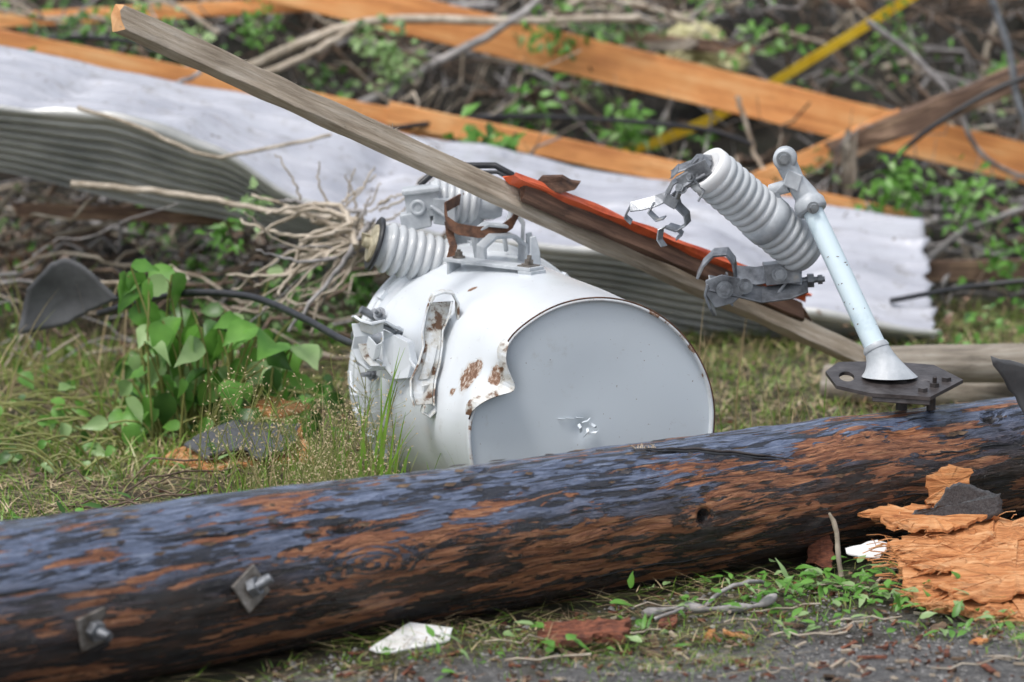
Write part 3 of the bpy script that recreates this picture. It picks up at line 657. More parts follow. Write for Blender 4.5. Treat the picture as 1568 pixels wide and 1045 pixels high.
for i in range(NX+1):
    x=x0+(x1-x0)*i/NX
    for j in range(NF+NU+1):
        xe=x
        if i>NX-6: xe=x+(.024*noise.noise(V((j*.22,3,i*.2)))-.03*(j/(NF+NU)))*((i-NX+6)/6)
        if j<=NF:
            t=j/NF; y=2.30-.48*t; z=interp(topT,xe)*(1-t)+interp(botT,xe)*t
            z+=.008*math.sin(t*math.pi)*math.sin(xe*4)+.010*ridge(t,5,.12)
            y+=.02*noise.noise(V((xe*3,t*2,0)))
            z+=.010*noise.noise(V((xe*4,t*2.5,7)))+.008*abs(noise.noise(V((xe*7,t*4,17))))
            for cx,ct,a_,sx in ((-.95,.5,.03,.05),(-.30,.4,.025,.04),(.15,.5,.02,.05),(.62,.5,.03,.05),(-.65,.7,-.025,.05)):
                z-=a_*math.exp(-((xe-cx+(t-.5)*.12)/sx)**2)*math.exp(-((t-ct)/.35)**2)
        else:
            t=(j-NF)/NU; y=1.82+.22*t; z=interp(botT,xe)*(1-t)+interp(undT,xe)*t
            z+=-.003; y+=-.012*math.cos(t*math.pi*2*8)*min(1,t*8)+.012*min(1,t*8)
            y+=.02*noise.noise(V((xe*3,2,0)))*(1-t)
        vs.append((xe,y,z))
W2=NF+NU+1
fs1=[(i*W2+j,(i+1)*W2+j,(i+1)*W2+j+1,i*W2+j+1) for i in range(NX) for j in range(W2-1)]
b.add(vs,fs1,0,True); b.m=[0 if (k%(W2-1))<NF else 1 for k in range(len(fs1))]
o=b.finish('corrugated_metal_sheet',['sheet','sheetu']); sm=o.modifiers.new('thick','SOLIDIFY'); sm.thickness=.0015
# ---------------------------------------------------------------- background lumber
beam('lumber_beam',(-1.60,2.62,.665),(-.14,2.6,.372),.052,.04,['lumber'],roll=1)
beam('lumber_beam',(-.28,2.60,.415),(.90,2.5,.178),.050,.04,['lumber'],roll=2)
beam('lumber_beam',(-.62,2.98,.690),(2.2,2.88,.02),.092,.045,['lumber'],roll=3,segs=60)
beam('lumber_beam',(-.40,3.42,.625),(.62,3.4,.34),.045,.04,['lumber'],roll=4)
beam('lumber_beam',(.50,2.78,.20),(.90,2.74,.385),.05,.04,['lumber'],roll=5)
beam('lumber_beam',(-1.9,3.5,.50),(-.35,3.0,.63),.035,.04,['lumber'],roll=6)
beam('lumber_beam',(.9,2.3,.10),(1.9,2.9,.02),.045,.04,['brownpost'],roll=6)
beam('broken_post',(.74,2.72,.31),(1.75,2.78,.71),.055,.05,['brownpost'],roll=7,nz=.01)
beam('broken_post',(.775,2.6,.02),(.765,2.6,.345),.030,.03,['oldwood'],roll=8,nz=.012)
beam('broken_post',(-1.05,2.0,.28),(-.55,2.1,.245),.03,.02,['brownpost'],roll=9,nz=.006)
for i in range(14):
    x=U(-1.6,1.8);y=U(3.1,4.4);z=hgt(x,y)+U(.05,.35);a=U(-.5,.2); beam('lumber_scrap',(x,y,z),(x+U(.15,.5),y+U(-.1,.1),z+a*.3),U(.018,.04),.02,[random.choice(('lumber','brownpost','oldwood','darkwood'))],roll=20+i,nz=.006,segs=10)
ys_=empty('yellow_strap',(.7,3.2,.4))
b=MB(); b.strip([V((1.5,3.16,.95)),V((.970,3.16,.636)),V((.79,3.15,.523)),V((.622,3.12,.423)),V((.48,3.10,.340)),V((.345,3.06,.290)),V((.19,3.02,.246))],V((-.008,-.004,.022)),.003); b.finish('strap_run',['yellow'],ys_)
b=MB(); 
for cx,cy,cz,rx,rz in ((.43,3.30,.485,.09,.055),(.50,3.30,.455,.07,.045),(.37,3.31,.475,.05,.04),(.46,3.29,.515,.05,.03)):
    vs=[];fs=[]
    for i in range(17):
        for j in range(24):
            la_=math.pi*i/16;lo_=2*math.pi*j/24; d=V((math.sin(la_)*math.cos(lo_),math.sin(la_)*math.sin(lo_),math.cos(la_))); k=1+.45*noise.noise(d*2.2+V((cx*9,0,0)))+.2*noise.noise(d*6); vs.append((cx+d.x*rx*k,cy+d.y*.05*k,cz+d.z*rz*k))
    for i in range(16):
        for j in range(24): fs.append((i*24+j,i*24+(j+1)%24,(i+1)*24+(j+1)%24,(i+1)*24+j))
    b.add(vs,fs,0,True)
b.finish('insulation_foam',['foam'])

# ---------------------------------------------------------------- sticks, brush
def wig(A,B,n=7,amp=.02):
    A=V(A);B=V(B);o=[];sd=U(0,50)
    for i in range(n):
        t=i/(n-1);p=A.lerp(B,t);k=math.sin(t*math.pi)**.5; o.append(p+V((noise.noise(V((t*3,sd,0))),noise.noise(V((t*3,sd,5))),noise.noise(V((t*3,sd,9)))))*amp*2*k)
    return o
def spts(pts,n=24,amp=.004):
    o=[];pts=[V(p) for p in pts];m=len(pts)-1
    for i in range(n+1):
        t=i/n*m;k=min(int(t),m-1);f=t-k;p0=pts[max(k-1,0)];p1=pts[k];p2=pts[k+1];p3=pts[min(k+2,m)]
        q=.5*((2*p1)+(p2-p0)*f+(2*p0-5*p1+4*p2-p3)*f*f+(3*p1-p0-3*p2+p3)*f**3); o.append(q+V((U(-1,1),U(-1,1),U(-1,1)))*amp)
    return o
def near_strap(x,y,z,m=.065):   # keep the brush off the yellow strap
    if y>3.2 or x<.1 or x>1.3: return False
    return abs(z-(.16+.48*x))<m
def near_beam(x,y,z,m=.08):     # and mostly off the big beam lying on top of the pile
    if y>2.98: return False
    return abs(z-(.543-.2376*x))<m
b=MB()
def br(pts,r0,r1,mi,seg=7,amp=.003):
    q=spts(pts,18,amp); b.tube(q,[r0+(r1-r0)*i/18 for i in range(19)],seg,mi)
br([(-.75,2.9,.45),(-.617,2.9,.486),(-.342,2.9,.587),(.055,2.88,.595),(.3,2.9,.60)],.014,.009,0)
br([(-.60,2.85,.46),(-.45,2.85,.53),(-.36,2.9,.585)],.010,.007,0)
br([(-.40,2.85,.375),(-.22,2.88,.47),(.009,2.88,.602),(.12,2.88,.70)],.012,.009,2)
br([(-.80,2.3,.50),(-.70,2.3,.53),(-.66,2.3,.58)],.006,.004,2)
br([(.52,2.8,.43),(.56,2.8,.30),(.60,2.75,.24)],.006,.004,0)
br([(-.895,1.72,.535),(-.76,1.7,.49),(-.625,1.68,.438),(-.5,1.7,.452),(-.369,1.72,.475)],.005,.0035,0)
br([(-.898,1.6,.388),(-.70,1.6,.372),(-.50,1.55,.345),(-.298,1.5,.33)],.008,.005,0)
br([(.82,2.85,.60),(1.0,2.85,.45),(1.1,2.85,.28),(1.3,2.85,.2)],.008,.005,2)
br([(.1,2.85,.45),(.22,2.85,.36),(.31,2.9,.25)],.005,.004,1)
br([(.9,2.5,.05),(1.02,2.5,.16),(1.25,2.5,.24)],.01,.006,2)
br([(.95,2.6,.30),(1.1,2.6,.20),(1.3,2.6,.16)],.007,.005,1)
for i in range(34):
    A=V((-.285+U(-.02,.02),1.2+U(-.1,.1),.355+U(-.05,.03))); B=V((U(-.56,-.36),1.2+U(-.15,.15),U(.16,.42)))
    m_=(A+B)/2+V((U(-.03,.03),0,U(-.03,.05))); r=U(.002,.0070); br([A,m_,B],r,r*.5,random.choice((0,0,0,2)),6)
for i in range(12):
    A=V((U(-.42,-.25),1.3,U(.33,.40))); B=A+V((U(-.1,.1),0,U(.03,.13))); br([A,(A+B)/2+V((U(-.02,.02),0,0)),B],.003,.0015,0,5)
for i in range(1700):
    y=U(2.55,5.0) if R()<.85 else U(2.3,2.9); x=U(-2.0,2.2); 
    z=hgt(x,y)+U(-.05,.42)*(1 if y>2.8 else .35); 
    a=U(-math.pi,math.pi); el=random.gauss(0,.5); Ln_=U(.12,.7); d=V((math.cos(a)*math.cos(el),.5*math.sin(a)*math.cos(el),math.sin(el)))
    r=random.choice((U(.0015,.004),U(.002,.006),U(.004,.012)))
    md=V((x,y,z))+d*Ln_*.5; en=V((x,y,z))+d*Ln_
    if near_strap(x,y,z) or near_strap(*md): 
        if R()<.85: continue
        r=.002
    if (near_beam(x,y,z) or near_beam(*md) or near_beam(*en)) and R()<.75: continue
    q=wig((x,y,z),V((x,y,z))+d*Ln_,8,.06)
    mt=random.choice((0,1,1,1,2,2)) if y>3.2 else random.choice((0,0,1,1,2,2))
    b.tube(q,[r*(1-.6*k/7) for k in range(8)],5,mt)
    if R()<.6:
        for _ in range(2):
            k=random.randint(2,5); e=q[k]+V((U(-.2,.2),U(-.1,.1),U(-.05,.2))); b.tube(wig(q[k],e,5,.03),[r*.5*(1-.5*t/4) for t in range(5)],4,mt)
for i in range(160):
    x=U(-1.5,-.2); y=U(1.5,2.4); z=hgt(x,y)+U(0,.22); a=U(-.7,.7); b.tube(wig((x,y,z),(x+U(.1,.4),y,z+a*.2),7,.04),[U(.0015,.005)]*7,5,random.choice((0,1,1,2)))
b.finish('brush_pile_branches',['twig','twig2','twig3'])

b=MB()
def clump(c,rad,n,mi,sz=.03):
    c=V(c)
    if near_strap(*c): return
    for i in range(n):
        d=V((random.gauss(0,1),random.gauss(0,.8),random.gauss(0,.8))); p=c+d*rad*.45
        b.leaf(p,(U(-1,1),U(-1,.4),U(-.8,.6)),(U(-.6,.6),U(-1,.2),U(.1,1)),U(.6,1.2)*sz,U(.5,.8)*sz*.8,mi if R()<.75 else random.randint(0,2))
spots=[(-.065,2.35,.36,.07,90,0,.05),(-.03,2.35,.35,.05,50,0,.05),(-.30,2.85,.55,.08,60,2,.03),(-.27,2.85,.48,.06,50,2,.03),(.27,2.75,.36,.07,70,0,.035),(.86,2.45,.27,.08,90,0,.035),(1.02,2.45,.25,.08,70,0,.03),
 (-1.05,2.8,.56,.10,70,1,.03),(-1.15,2.5,.52,.05,40,0,.03),(.1,2.9,.57,.09,70,0,.03),(-.53,1.7,.34,.05,30,2,.03),(-.60,1.75,.27,.05,30,0,.03),(.22,3.1,.52,.1,70,1,.03),(-.55,2.2,.36,.04,22,2,.03),(-.9,2.9,.6,.1,80,0,.03),(1.1,2.3,.12,.10,70,0,.03),(-.35,3.1,.6,.1,60,0,.03),(.9,3.1,.5,.1,40,1,.03),(-.6,2.9,.58,.08,60,0,.03),(-.75,2.8,.55,.07,50,2,.028)]
for x,y,z,r,n_,mi,sz in spots: clump((x,y,z),r,n_,mi,sz)
for i in range(230):
    x=U(-2.2,2.6);y=U(2.6,4.8);z=hgt(x,y)+U(0,.38)
    if near_beam(x,y,z,.05): continue
    clump((x,y,z),U(.06,.14),random.randint(20,45),random.choice((0,0,1,1,2)),U(.022,.038))
for i in range(110):
    x=U(-2.2,-.3);y=U(1.6,2.6); clump((x,y,hgt(x,y)+U(0,.18)),U(.05,.1),random.randint(14,34),random.choice((0,1,1,3)),U(.02,.035))
for i in range(40):
    x=U(.7,2.2);y=U(1.6,2.6); clump((x,y,hgt(x,y)+U(0,.06)),U(.05,.1),random.randint(12,25),random.choice((0,1,0,3)),U(.02,.035))
b.finish('brush_foliage',['l1','l2','l3','brownleaf'])

# broad-leaved plant at left
b=MB()
base=V((-.60,.95,0)); big=[(-.71,.335),(-.665,.305),(-.70,.30),(-.69,.245),(-.64,.25),(-.56,.215),(-.52,.17),(-.655,.15),(-.57,.14),(-.46,.20),(-.60,.10),(-.53,.10),(-.66,.09),(-.44,.12),(-.50,.22),(-.62,.20),(-.585,.23),(-.68,.19),(-.47,.15),(-.41,.17)]
def stemleaf(x,y,z,sz,mi):
    p=V((x,y,z)); g0=V((x*.6+base.x*.4+U(-.03,.03),y+U(-.02,.08),hgt(x,y))); b.tube(spts([g0,(g0+p)/2+V((U(-.02,.02),0,.03)),p],8,.001),[.0022]*9,5,3)
    b.leaf(p,(U(-1,1),U(-1,.3),U(-1.2,.1)),(U(-.7,.7),U(-1,-.1),U(.1,1)),sz,sz*U(.5,.85),mi,True,U(.1,.7))
for x,z in big:
    for j in range(3): stemleaf(x+U(-.025,.025),.9+U(-.08,.08),z+U(-.025,.025),U(.045,.095),0 if R()<.75 else 2)
for i in range(170): stemleaf(U(-.76,-.36),U(.75,1.35),abs(random.gauss(.03,.08))+.02,U(.03,.07),random.choice((0,0,1,2)))
for i in range(70): stemleaf(U(-1.1,-.7),U(.5,1.4),abs(random.gauss(.02,.04))+.01,U(.02,.045),random.choice((0,0,1,2)))
b.finish('broadleaf_plant',['l1','l2','l3','g2'])

# ---------------------------------------------------------------- grass & litter
def clear(x,y,m=.0):
    rel=V((x,y,0))-PO; Lp=rel.dot(PD); dist=abs(rel.x*-PD.y+rel.y*PD.x)
    if Lp<2.2 and dist<prad(Lp)*.75+m: return False
    r2=V((x,y,0))-V((DC.x,DC.y,0)); s_=r2.dot(AX); q=abs(r2.dot(RX))
    if -.01<s_<.7 and q<.17: return False
    return True
b=MB()
def gl(n,x0,x1,y0,y1,hm,mis,w=.003,flat=0,dens=None,thr=.0):
    for i in range(n):
        x=U(x0,x1);y=U(y0,y1)
        if not clear(x,y): continue
        if dens is not None and noise.noise(V((x*2.6,y*2.6,dens)))<thr+U(-.2,.2): continue
        a=U(0,6.283);h=U(.4,1.1)*hm; ln=h*U(.3,.9); mi=random.choice(mis)
        if flat: b.blade((x,y,hgt(x,y)+U(.001,.022)),U(-.004,.016),U(.6,1.3)*w,V((math.cos(a),math.sin(a),0))*U(.03,.13),mi,2,.4)
        else: b.blade((x,y,hgt(x,y)-.002),h,U(.6,1.2)*w,V((math.cos(a)*ln,math.sin(a)*ln,0)),mi,3)
gl(11000,-1.15,.1,-.5,2.3,.045,[0,0,1,2],.0035,0,1.,-.03)
gl(17000,-1.15,.1,-.5,2.3,.05,[0,1,2,2,2,3],.003,1)
gl(4500,-1.15,.1,-.5,2.3,.08,[0,0,1],.004,0,4.,.08)
gl(2500,-2.2,-1.15,-.5,2.3,.06,[0,1,2],.005); gl(2500,-2.2,-1.15,-.5,2.3,.06,[1,2,2],.005,1)
gl(8000,.3,1.5,.2,2.4,.045,[0,0,1,2],.0035)
gl(9000,.3,1.5,.2,2.4,.05,[0,1,2,2,3],.0035,1)
gl(7500,-.9,1.2,-1.1,.1,.018,[0,0,0,1],.0022,0,2.,.0)
gl(13000,-.9,1.2,-1.0,.1,.05,[0,0,1,2,2,3],.0019,1,6.,-.06)
gl(4500,-.5,1.2,-.85,-.1,.025,[0,0,1],.0028,0,8.,.05)
b.finish('grass',['g1','g2','straw','brownleaf'])
b=MB()
for i in range(520):
    x=random.gauss(-.33,.085);y=U(-.33,.45)
    if not clear(x,y,.02): continue
    h=U(.06,.23)*(1 if R()<.5 else .5); a=U(0,6.28); ln=h*U(.1,.5); b.blade((x,y,hgt(x,y)),h*1.25,U(.0015,.0045),V((math.cos(a)*ln,math.sin(a)*ln,0)),0 if R()<.7 else random.choice((1,2)),6)
for i in range(90):
    x=random.gauss(-.33,.08);y=U(-.3,.4)
    if not clear(x,y,.03): continue
    h=U(.12,.26); top=V((x+U(-.06,.06),y+U(-.03,.03),h)); st=spts([(x,y,0),(x+U(-.02,.02),y,h*.5),top],8,.0015); b.tube(st,.0008,4,1,False)
    for k in range(18):
        p=st[random.randint(4,8)]+V((0,0,U(-.01,.01))); q=p+V((U(-.03,.03),U(-.02,.02),U(-.005,.03))); b.tube([p,q],[.0003,.0003],3,1,False); b.leaf(q,(U(-1,1),0,U(0,1)),(0,-1,.3),.005,.002,2)
for x,y,h,lx in ((-.225,-.06,.34,.04),(-.235,-.08,.27,-.02),(-.205,-.09,.24,.03),(-.21,-.1,.24,.02),(-.235,-.05,.30,.05),(-.26,-.1,.28,.03),(-.19,-.12,.18,.02),(-.245,-.12,.35,.07),(-.12,-.15,.17,-.02),(-.28,-.05,.26,-.03),(-.30,-.1,.24,.03),(-.10,-.14,.15,.01),(-.22,-.13,.2,-.05),(-.215,-.11,.31,.0),(-.24,-.1,.22,.08)):
    b.blade((x,y,0),h*1.3,.0062,V((lx,.0,0)),0,10,.6,True)
for x,y,h,lx in ((.33,.6,.36,.02),(.42,.9,.3,.03),(.36,.7,.28,-.01),(-.42,.1,.26,.05),(-.38,-.05,.24,-.04)): b.blade((x,y,0),h*1.2,.003,V((lx,0,0)),2,8,.6,True)
for i in range(60):
    x=U(.25,.62);y=U(.35,1.0)
    if clear(x,y,.03): b.blade((x,y,0),U(.05,.25),.003,V((U(-.05,.05),0,0)),random.choice((1,2,0)),5)
b.finish('tall_grass',['g1','g2','straw'])
b=MB()
for i in range(110):
    x=U(-1.15,-.75);y=U(.9,1.8); b.blade((x,y,0),U(.08,.36),.004,V((U(-.12,.12),U(-.05,.05),0)),random.choice((0,1,2)),6)
b.finish('meadow_grass',['g1','g2','straw'])
b=MB()
for cx,cy,n_ in ((.50,-.32,50),(.58,-.36,46),(.42,-.48,32),(.66,-.50,36),(.47,-.60,18),(.20,-.62,14),(.05,-.72,12),(.74,-.62,18),(-.1,-.86,12),(.3,-.5,16),(.36,-.36,20),(.62,-.28,20)):
    for i in range(n_):
        x=cx+random.gauss(0,.045);y=cy+random.gauss(0,.05)
        if clear(x,y,.02): b.leaf((x,y,hgt(x,y)+U(.004,.035)),(U(-1,1),U(-1,1),U(-.1,.5)),(U(-.3,.3),U(-.6,.1),1),U(.015,.040),U(.005,.015),random.choice((0,0,2)),True)
for i in range(300):
    x=U(-1.1,0.);y=U(-.45,1.9)
    if clear(x,y,.02): b.leaf((x,y,hgt(x,y)+U(.01,.045)),(U(-1,1),U(-1,1),U(-.1,.5)),(U(-.4,.4),U(-.6,.1),1),U(.015,.04),U(.007,.018),random.choice((0,0,1,2)),True)
b.finish('low_weeds',['l1','l2','l3'])
b=MB()
def stone(c,r):
    c=V(c); vs=[c+V(d)*r*U(.6,1.2) for d in ((1,0,0),(-1,0,0),(0,1,0),(0,-1,0),(0,0,.7),(0,0,-.7),(.7,.7,.2),(-.7,-.7,.2))]
    b.add(vs,[(0,6,4),(6,2,4),(2,1,4),(1,7,4),(7,3,4),(3,0,4),(6,0,5),(2,6,5),(1,2,5),(7,1,5),(3,7,5),(0,3,5)],0,False)
for i in range(9000):
    x=U(-.8,1.2);y=U(-1.2,-.25)
    if (-y+.45*x)<.38+.4*R() or not clear(x,y,.02): continue
    stone((x,y,hgt(x,y)+.001),U(.0012,.0045) if R()<.95 else U(.005,.009))
b.finish('gravel',['stone'])
b=MB()
for i in range(2600):
    x=U(-.7,1.2);y=U(-1.1,-.05) if R()<.65 else U(.1,1.4)
    if not clear(x,y,.02): continue
    a=U(0,6.28);l=U(.002,.010) if R()<.95 else U(.012,.024); d=V((math.cos(a),math.sin(a),U(-.2,.3)))*l; e=V((-math.sin(a),math.cos(a),U(-.2,.2)))*l*U(.12,.35)
    b.box((x,y,hgt(x,y)+.004),d,e,V((0,0,U(.0008,.0025))),random.choice((0,0,1,1,3)))
b.finish('wood_chips_litter',['bark','redbark','ply','lath'])
b=MB()
for i in range(1700):
    x=U(-1.1,1.2);y=U(-1.1,1.6)
    if clear(x,y,.02): b.leaf((x,y,hgt(x,y)+U(.003,.015)),(U(-1,1),U(-1,1),U(-.2,.3)),(U(-.3,.3),U(-.3,.3),1),U(.008,.024),U(.005,.012),0)
b.finish('fallen_leaves',['brownleaf'])

# ---------------------------------------------------------------- individual debris
def slab(name,pts,th,mat,jag=.004,n=6,parent=None,bend=0,rel=.004):
    out=[];pts=[V(p) for p in pts]
    for i in range(len(pts)):
        A=pts[i];B=pts[(i+1)%len(pts)]
        for j in range(n): out.append(A.lerp(B,j/n)+V((U(-1,1),U(-1,1)*.5,U(-.5,.5)))*jag)
    c=sum(out,V())/len(out); m_=len(out); vs=[]
    for ring,k in ((0,1),(1,.8),(2,.5),(3,.25)):
        for p in out: q=c.lerp(p,k); q=q+V((0,0,bend*(1-k*k))); vs.append(q+V((0,0,rel*noise.noise(q*40))))
    vs.append(c+V((0,0,bend))); T=len(vs); th=V(th); vs+=[v-th for v in vs]; fs=[]
    for i in range(m_):
        j=(i+1)%m_
        for o,fl in ((0,0),(T,1)):
            qs=[(o+i,o+j,o+m_+j,o+m_+i),(o+m_+i,o+m_+j,o+2*m_+j,o+2*m_+i),(o+2*m_+i,o+2*m_+j,o+3*m_+j,o+3*m_+i),(o+3*m_+i,o+3*m_+j,o+4*m_)]
            fs+= [q[::-1] for q in qs] if fl else qs
        fs.append((j,i,T+i,T+j))
    b=MB(); b.add(vs,fs); return b.finish(name,[mat],parent)
def flap(name,pts,mat,ox,oz,amp=.012,N=26,th=.003,jag=.003):
    """a thin curled sheet fragment: the outline is given in x,z, its y follows a smooth curl"""
    out=[]
    for i in range(len(pts)):
        A=V(pts[i]);B=V(pts[(i+1)%len(pts)])
        for j in range(5): out.append(A.lerp(B,j/5)+V((U(-1,1)*jag,0,U(-1,1)*jag)))
    c=sum(out,V())/len(out); vs=[];m_=len(out)
    def cv(q): q=V(q); q.y+=amp*math.sin((q.x-ox)*22)+amp*.5*math.cos((q.z-oz)*30); return q
    for k in (1,.85,.65,.45,.25):
        for p in out: vs.append(cv(c.lerp(p,k)))
    vs.append(cv(c)); T=len(vs); vs+=[v+V((0,th,0)) for v in vs]; b=MB(); f1=[];f2=[]
    for i in range(m_):
        j=(i+1)%m_
        for o in (0,T):
            for r_ in range(4): f1.append((o+r_*m_+i,o+r_*m_+j,o+(r_+1)*m_+j,o+(r_+1)*m_+i))
            f1.append((o+4*m_+i,o+4*m_+j,o+5*m_))
        f2.append((j,i,T+i,T+j))
    b.add(vs,f1,0,True); b.f+=f2; b.m+=[0]*len(f2); b.s+=[False]*len(f2)
    return b.finish(name,[mat])
sp=empty('splintered_plywood',(.73,-.3,.04))
slab('ply_sheet',[(.615,-.19,.050),(.635,-.45,.014),(.70,-.50,.012),(.80,-.58,.010),(.98,-.40,.03),(.90,-.12,.065),(.75,-.06,.066)],(0,0,.012),'ply',.009,14,sp)
slab('top_splinter',[(.575,-.12,.085),(.62,-.16,.072),(.70,-.18,.066),(.80,-.10,.075),(.78,-.06,.085),(.68,-.07,.088)],(0,0,.005),'ply',.010,12,sp)
slab('veneer_layer',[(.66,-.42,.032),(.72,-.50,.024),(.90,-.45,.037),(.93,-.25,.057),(.80,-.24,.058)],(0,0,.004),'ply',.012,14,sp)
slab('veneer_layer_2',[(.63,-.28,.044),(.66,-.36,.036),(.76,-.34,.045),(.85,-.22,.060),(.76,-.18,.061)],(0,0,.003),'ply',.012,14,sp)
b=MB()
for i in range(260):
    e=R(); 
    if e<.5: p=V((U(.58,.92),U(-.5,-.08),U(.035,.085)))
    else: 
        t=R(); p=V((.615,-.19,.048)).lerp(V((.635,-.45,.012)),t) if R()<.5 else V((.635,-.45,.012)).lerp(V((.80,-.58,.010)),t)
    d=V((U(-.05,.05),U(-.03,.02),U(-.008,.015))); b.strip([p,p+d*.5+V((0,0,.003)),p+d],V((0,U(.001,.005),0)),.001)
b.finish('splinters',['ply'],sp)
flap('roof_shingle',[(.635,-.12,.072),(.665,-.12,.086),(.695,-.12,.090),(.715,-.12,.120),(.735,-.12,.134),(.77,-.12,.122),(.805,-.12,.110),(.81,-.12,.080),(.775,-.12,.062),(.70,-.12,.060)],'shingle',.7,.09,.008)
slab('bark_chunk',[(.685,-.09,.090),(.690,-.085,.138),(.725,-.075,.156),(.765,-.075,.142),(.755,-.085,.110),(.72,-.095,.090)],(0,-.012,.004),'ply',.006,6)
slab('bark_chunk',[(.485,-.16,.005),(.487,-.15,.055),(.52,-.13,.060),(.530,-.16,.02),(.525,-.19,.006)],(.0,-.012,.004),'redbark',.003,5)
slab('plastic_scrap',[(.545,-.17,.035),(.60,-.15,.044),(.625,-.16,.036),(.60,-.19,.022),(.55,-.19,.028)],(0,0,.002),'paper',.002,4,rel=.002)
flap('roof_shingle',[(.81,.13,.300),(.90,.13,.275),(.99,.13,.25),(.99,.13,.13),(.89,.13,.165),(.855,.13,.225)],'shinglesm',.8,.2,.015)
flap('roof_shingle',[(-.965,1.2,.150),(-.955,1.2,.20),(-.945,1.2,.24),(-.90,1.2,.29),(-.87,1.2,.300),(-.845,1.2,.292),(-.82,1.2,.275),(-.79,1.2,.245),(-.765,1.2,.222),(-.80,1.2,.205),(-.83,1.2,.19),(-.87,1.2,.165),(-.92,1.2,.155)],'shinglesm',-.95,.2,.02,jag=.001)
slab('roof_shingle',[(-.60,.68,.040),(-.56,.60,.030),(-.49,.60,.050),(-.45,.57,.030),(-.40,.66,.045),(-.39,.74,.060),(-.46,.80,.055),(-.53,.74,.066)],(0,0,.004),'shingle',.006,5,bend=.004)
slab('bark_chunk',[(-.66,.66,.015),(-.53,.56,.012),(-.44,.62,.02),(-.36,.64,.015),(-.40,.82,.05),(-.47,.90,.055),(-.55,.80,.035)],(0,0,.008),'ply',.009,6)
slab('wood_scrap',[(-.50,.86,.07),(-.44,.84,.06),(-.38,.86,.075),(-.46,.92,.08)],(0,0,.008),'ply',.006,5)
slab('white_scrap',[(-.215,-.78,.018),(-.185,-.80,.016),(-.095,-.72,.016),(-.09,-.69,.028),(-.155,-.68,.034)],(0,0,.0025),'paper',.0012,5,bend=.002,rel=.0008)
slab('bark_chunk',[(.040,-.70,.016),(.075,-.73,.012),(.13,-.69,.020),(.17,-.70,.014),(.18,-.64,.028),(.12,-.62,.026),(.05,-.63,.020)],(0,0,.010),'redbark',.006,8)
slab('bark_chunk',[(.225,-.60,.010),(.25,-.60,.010),(.26,-.56,.018),(.24,-.55,.016)],(0,0,.008),'redbark',.003,4)
slab('wood_scrap',[(-.75,-.99,.012),(-.70,-1.02,.01),(-.66,-.99,.02),(-.70,-.95,.03)],(0,0,.01),'ply',.003,4)
slab('wood_scrap',[(.40,.45,.02),(.55,.42,.03),(.56,.55,.06),(.42,.58,.06)],(0,0,.01),'redbark',.004,4)
for i in range(10):
    x=U(-.2,.8);y=U(-.85,-.4)
    if clear(x,y,.05):
        z=hgt(x,y)+.006;a=U(0,3);l=U(.012,.03);ca=math.cos(a);sa=math.sin(a); slab('wood_scrap',[(x-ca*l,y-sa*l,z),(x+sa*l*.4,y-ca*l*.4,z),(x+ca*l,y+sa*l,z+.005),(x-sa*l*.4,y+ca*l*.4,z+.004)],(0,0,.005),random.choice(('redbark','ply','bark')),.003,4)
b=MB(); b.tube(spts([(.205,-.54,.012),(.26,-.52,.018),(.32,-.53,.018),(.38,-.52,.022),(.415,-.49,.03)],18,.0015),[.006+.003*math.sin(i*1.3) for i in range(19)],8,0)
b.tube(spts([(.30,-.525,.02),(.33,-.46,.03),(.37,-.44,.04),(.40,-.40,.03)],10,.001),[.0035]*11,6,0); b.tube(spts([(.27,-.52,.018),(.25,-.56,.02),(.22,-.57,.012)],8,.001),[.003]*9,6,0)
b.finish('root_stick',['twig3'])
b=MB(); b.tube(spts([(.536,-.23,.0),(.530,-.228,.04),(.526,-.226,.08),(.515,-.225,.105)],10,.0008),[.0045,.0045,.004,.0045,.0045,.004,.004,.0045,.004,.003,.002],7); b.finish('broken_twig',['twig'])
b=MB(); 
for i in range(26):
    x=U(-.3,.9);y=U(-.9,-.3)
    if clear(x,y,.05):
        a=U(-.5,.5); b.tube(wig((x,y,.012),(x+math.cos(a)*U(.05,.14),y+math.sin(a)*.1,.018),6,.008),[U(.001,.002)]*6,5)
for i in range(14):
    x=U(-.9,-.35);y=U(.1,.8)
    if clear(x,y,.05): b.tube(wig((x,y,.02),(x+U(.08,.25),y+U(-.1,.1),U(.02,.07)),7,.02),[U(.0012,.0022)]*7,5,1)
b.finish('small_twigs',['twig','twig2'])
def log(name,A,B,r):
    A=V(A);B=V(B);x=(B-A);Ln=x.length;x.normalize();z=V((0,0,1));z=(z-x*z.dot(x)).normalized();y=z.cross(x);b=MB();n=50;S=28;vs=[]
    for i in range(n+1):
        for k in range(S):
            t=2*math.pi*k/S;q=r*(1+.10*noise.noise(V((i*.12,math.cos(t)*1.2,math.sin(t)*1.2)))+.06*noise.noise(V((i*.05,math.cos(t)*6,math.sin(t)*6)))); vs.append(V((Ln*i/n,q*math.cos(t),q*math.sin(t))))
    b.add(vs,[(i*S+k,i*S+(k+1)%S,(i+1)*S+(k+1)%S,(i+1)*S+k) for i in range(n) for k in range(S)],0,True); b.add(vs[:S],[tuple(range(S))[::-1]]); b.add(vs[-S:],[tuple(range(S))])
    b.finish(name,['oldwood'],None,Matrix(((x.x,y.x,z.x,A.x),(x.y,y.y,z.y,A.y),(x.z,y.z,z.z,A.z),(0,0,0,1))))
log('weathered_log',(.68,1.06,.112),(1.45,1.14,.118),.038)
log('weathered_log',(.62,1.30,.036),(1.40,1.0,.040),.036)
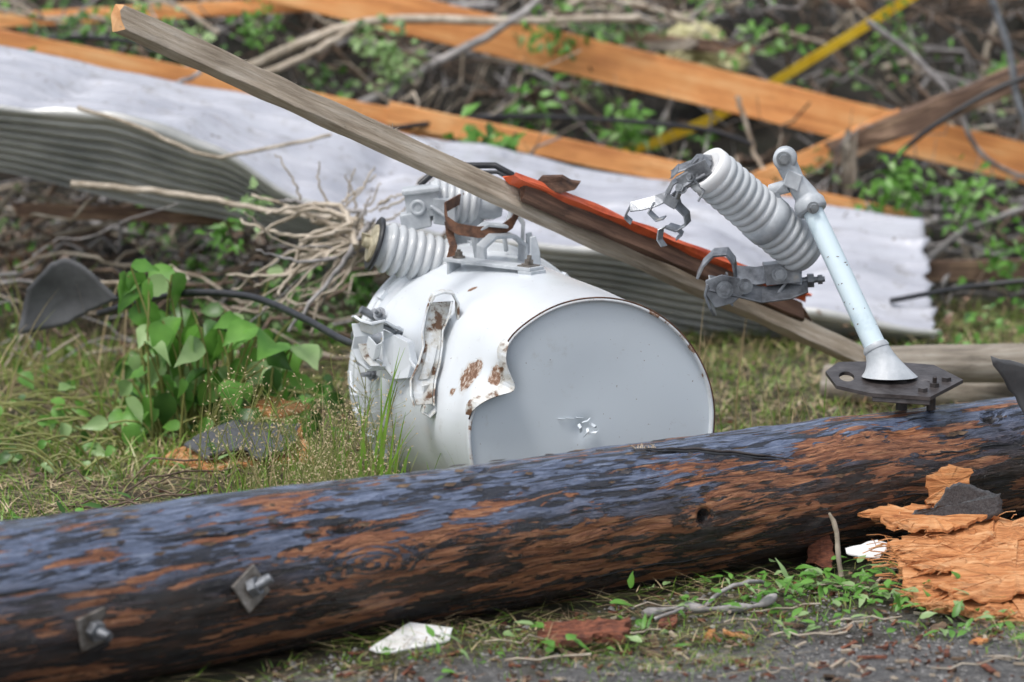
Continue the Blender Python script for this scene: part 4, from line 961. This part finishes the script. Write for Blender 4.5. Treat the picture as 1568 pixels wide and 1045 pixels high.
b=MB(); b.tube(spts([(-.80,1.15,.20),(-.645,1.0,.262),(-.50,.9,.276),(-.39,.75,.262),(-.306,.60,.245),(-.26,.50,.25)],40,0),.007,12); b.finish('black_cable',['black'])
b=MB(); b.tube(spts([(.80,1.9,.10),(1.0,1.95,.125),(1.2,1.9,.14),(1.6,1.9,.08)],30,0),.006,8); b.tube(spts([(-.3,2.52,.385),(0,2.65,.40),(.4,2.7,.37),(.55,2.7,.33)],30,0),.006,8)
b.tube(spts([(-1.5,2.9,.45),(-1.1,2.8,.56),(-.8,2.8,.54),(-.5,2.75,.44)],30,0),.006,8); b.tube(spts([(.75,2.6,.20),(.95,2.5,.40),(1.2,2.5,.52),(1.5,2.5,.50)],30,0),.006,8)
b.finish('black_cable',['black'])
b=MB(); b.tube(spts([(1.05,2.6,.75),(1.12,2.6,.56),(1.15,2.6,.42),(1.22,2.6,.30),(1.4,2.6,.25)],30,0),.009,8); b.finish('dark_rope',['galvd'])

# ---------------------------------------------------------------- camera & light
cam=bpy.data.cameras.new('Camera'); co=bpy.data.objects.new('Camera',cam); scene.collection.objects.link(co)
co.location=(0,-7,1.583); co.rotation_euler=(math.radians(80),0,0); cam.lens=150; cam.sensor_width=36; cam.clip_start=.1; cam.clip_end=2000
cam.dof.use_dof=True; cam.dof.focus_distance=7.12; cam.dof.aperture_fstop=3.8
scene.camera=co
w=bpy.data.worlds.new('World'); scene.world=w; w.use_nodes=True; nt=w.node_tree
sky=nt.nodes.new('ShaderNodeTexSky'); sky.sky_type='NISHITA'; sky.sun_disc=False; EL=math.radians(64); AZ=math.radians(-135)
sky.sun_elevation=EL; sky.sun_rotation=AZ; sky.dust_density=4; sky.air_density=1.2
hs=nt.nodes.new('ShaderNodeHueSaturation'); hs.inputs['Saturation'].default_value=.45; hs.inputs['Value'].default_value=1.30
nt.links.new(sky.outputs[0],hs.inputs['Color']); nt.links.new(hs.outputs[0],nt.nodes['Background'].inputs[0]); nt.nodes['Background'].inputs[1].default_value=.15
sd=bpy.data.lights.new('Sun','SUN'); sd.energy=1.5; sd.angle=math.radians(12); sd.color=(1,.98,.95)
so=bpy.data.objects.new('Sun',sd); scene.collection.objects.link(so)
dirv=V((math.sin(AZ)*math.cos(EL),math.cos(AZ)*math.cos(EL),math.sin(EL)))
so.rotation_euler=dirv.to_track_quat('Z','Y').to_euler(); so.location=dirv*20
scene.view_settings.view_transform='Standard'; scene.view_settings.look='None'; scene.view_settings.exposure=0
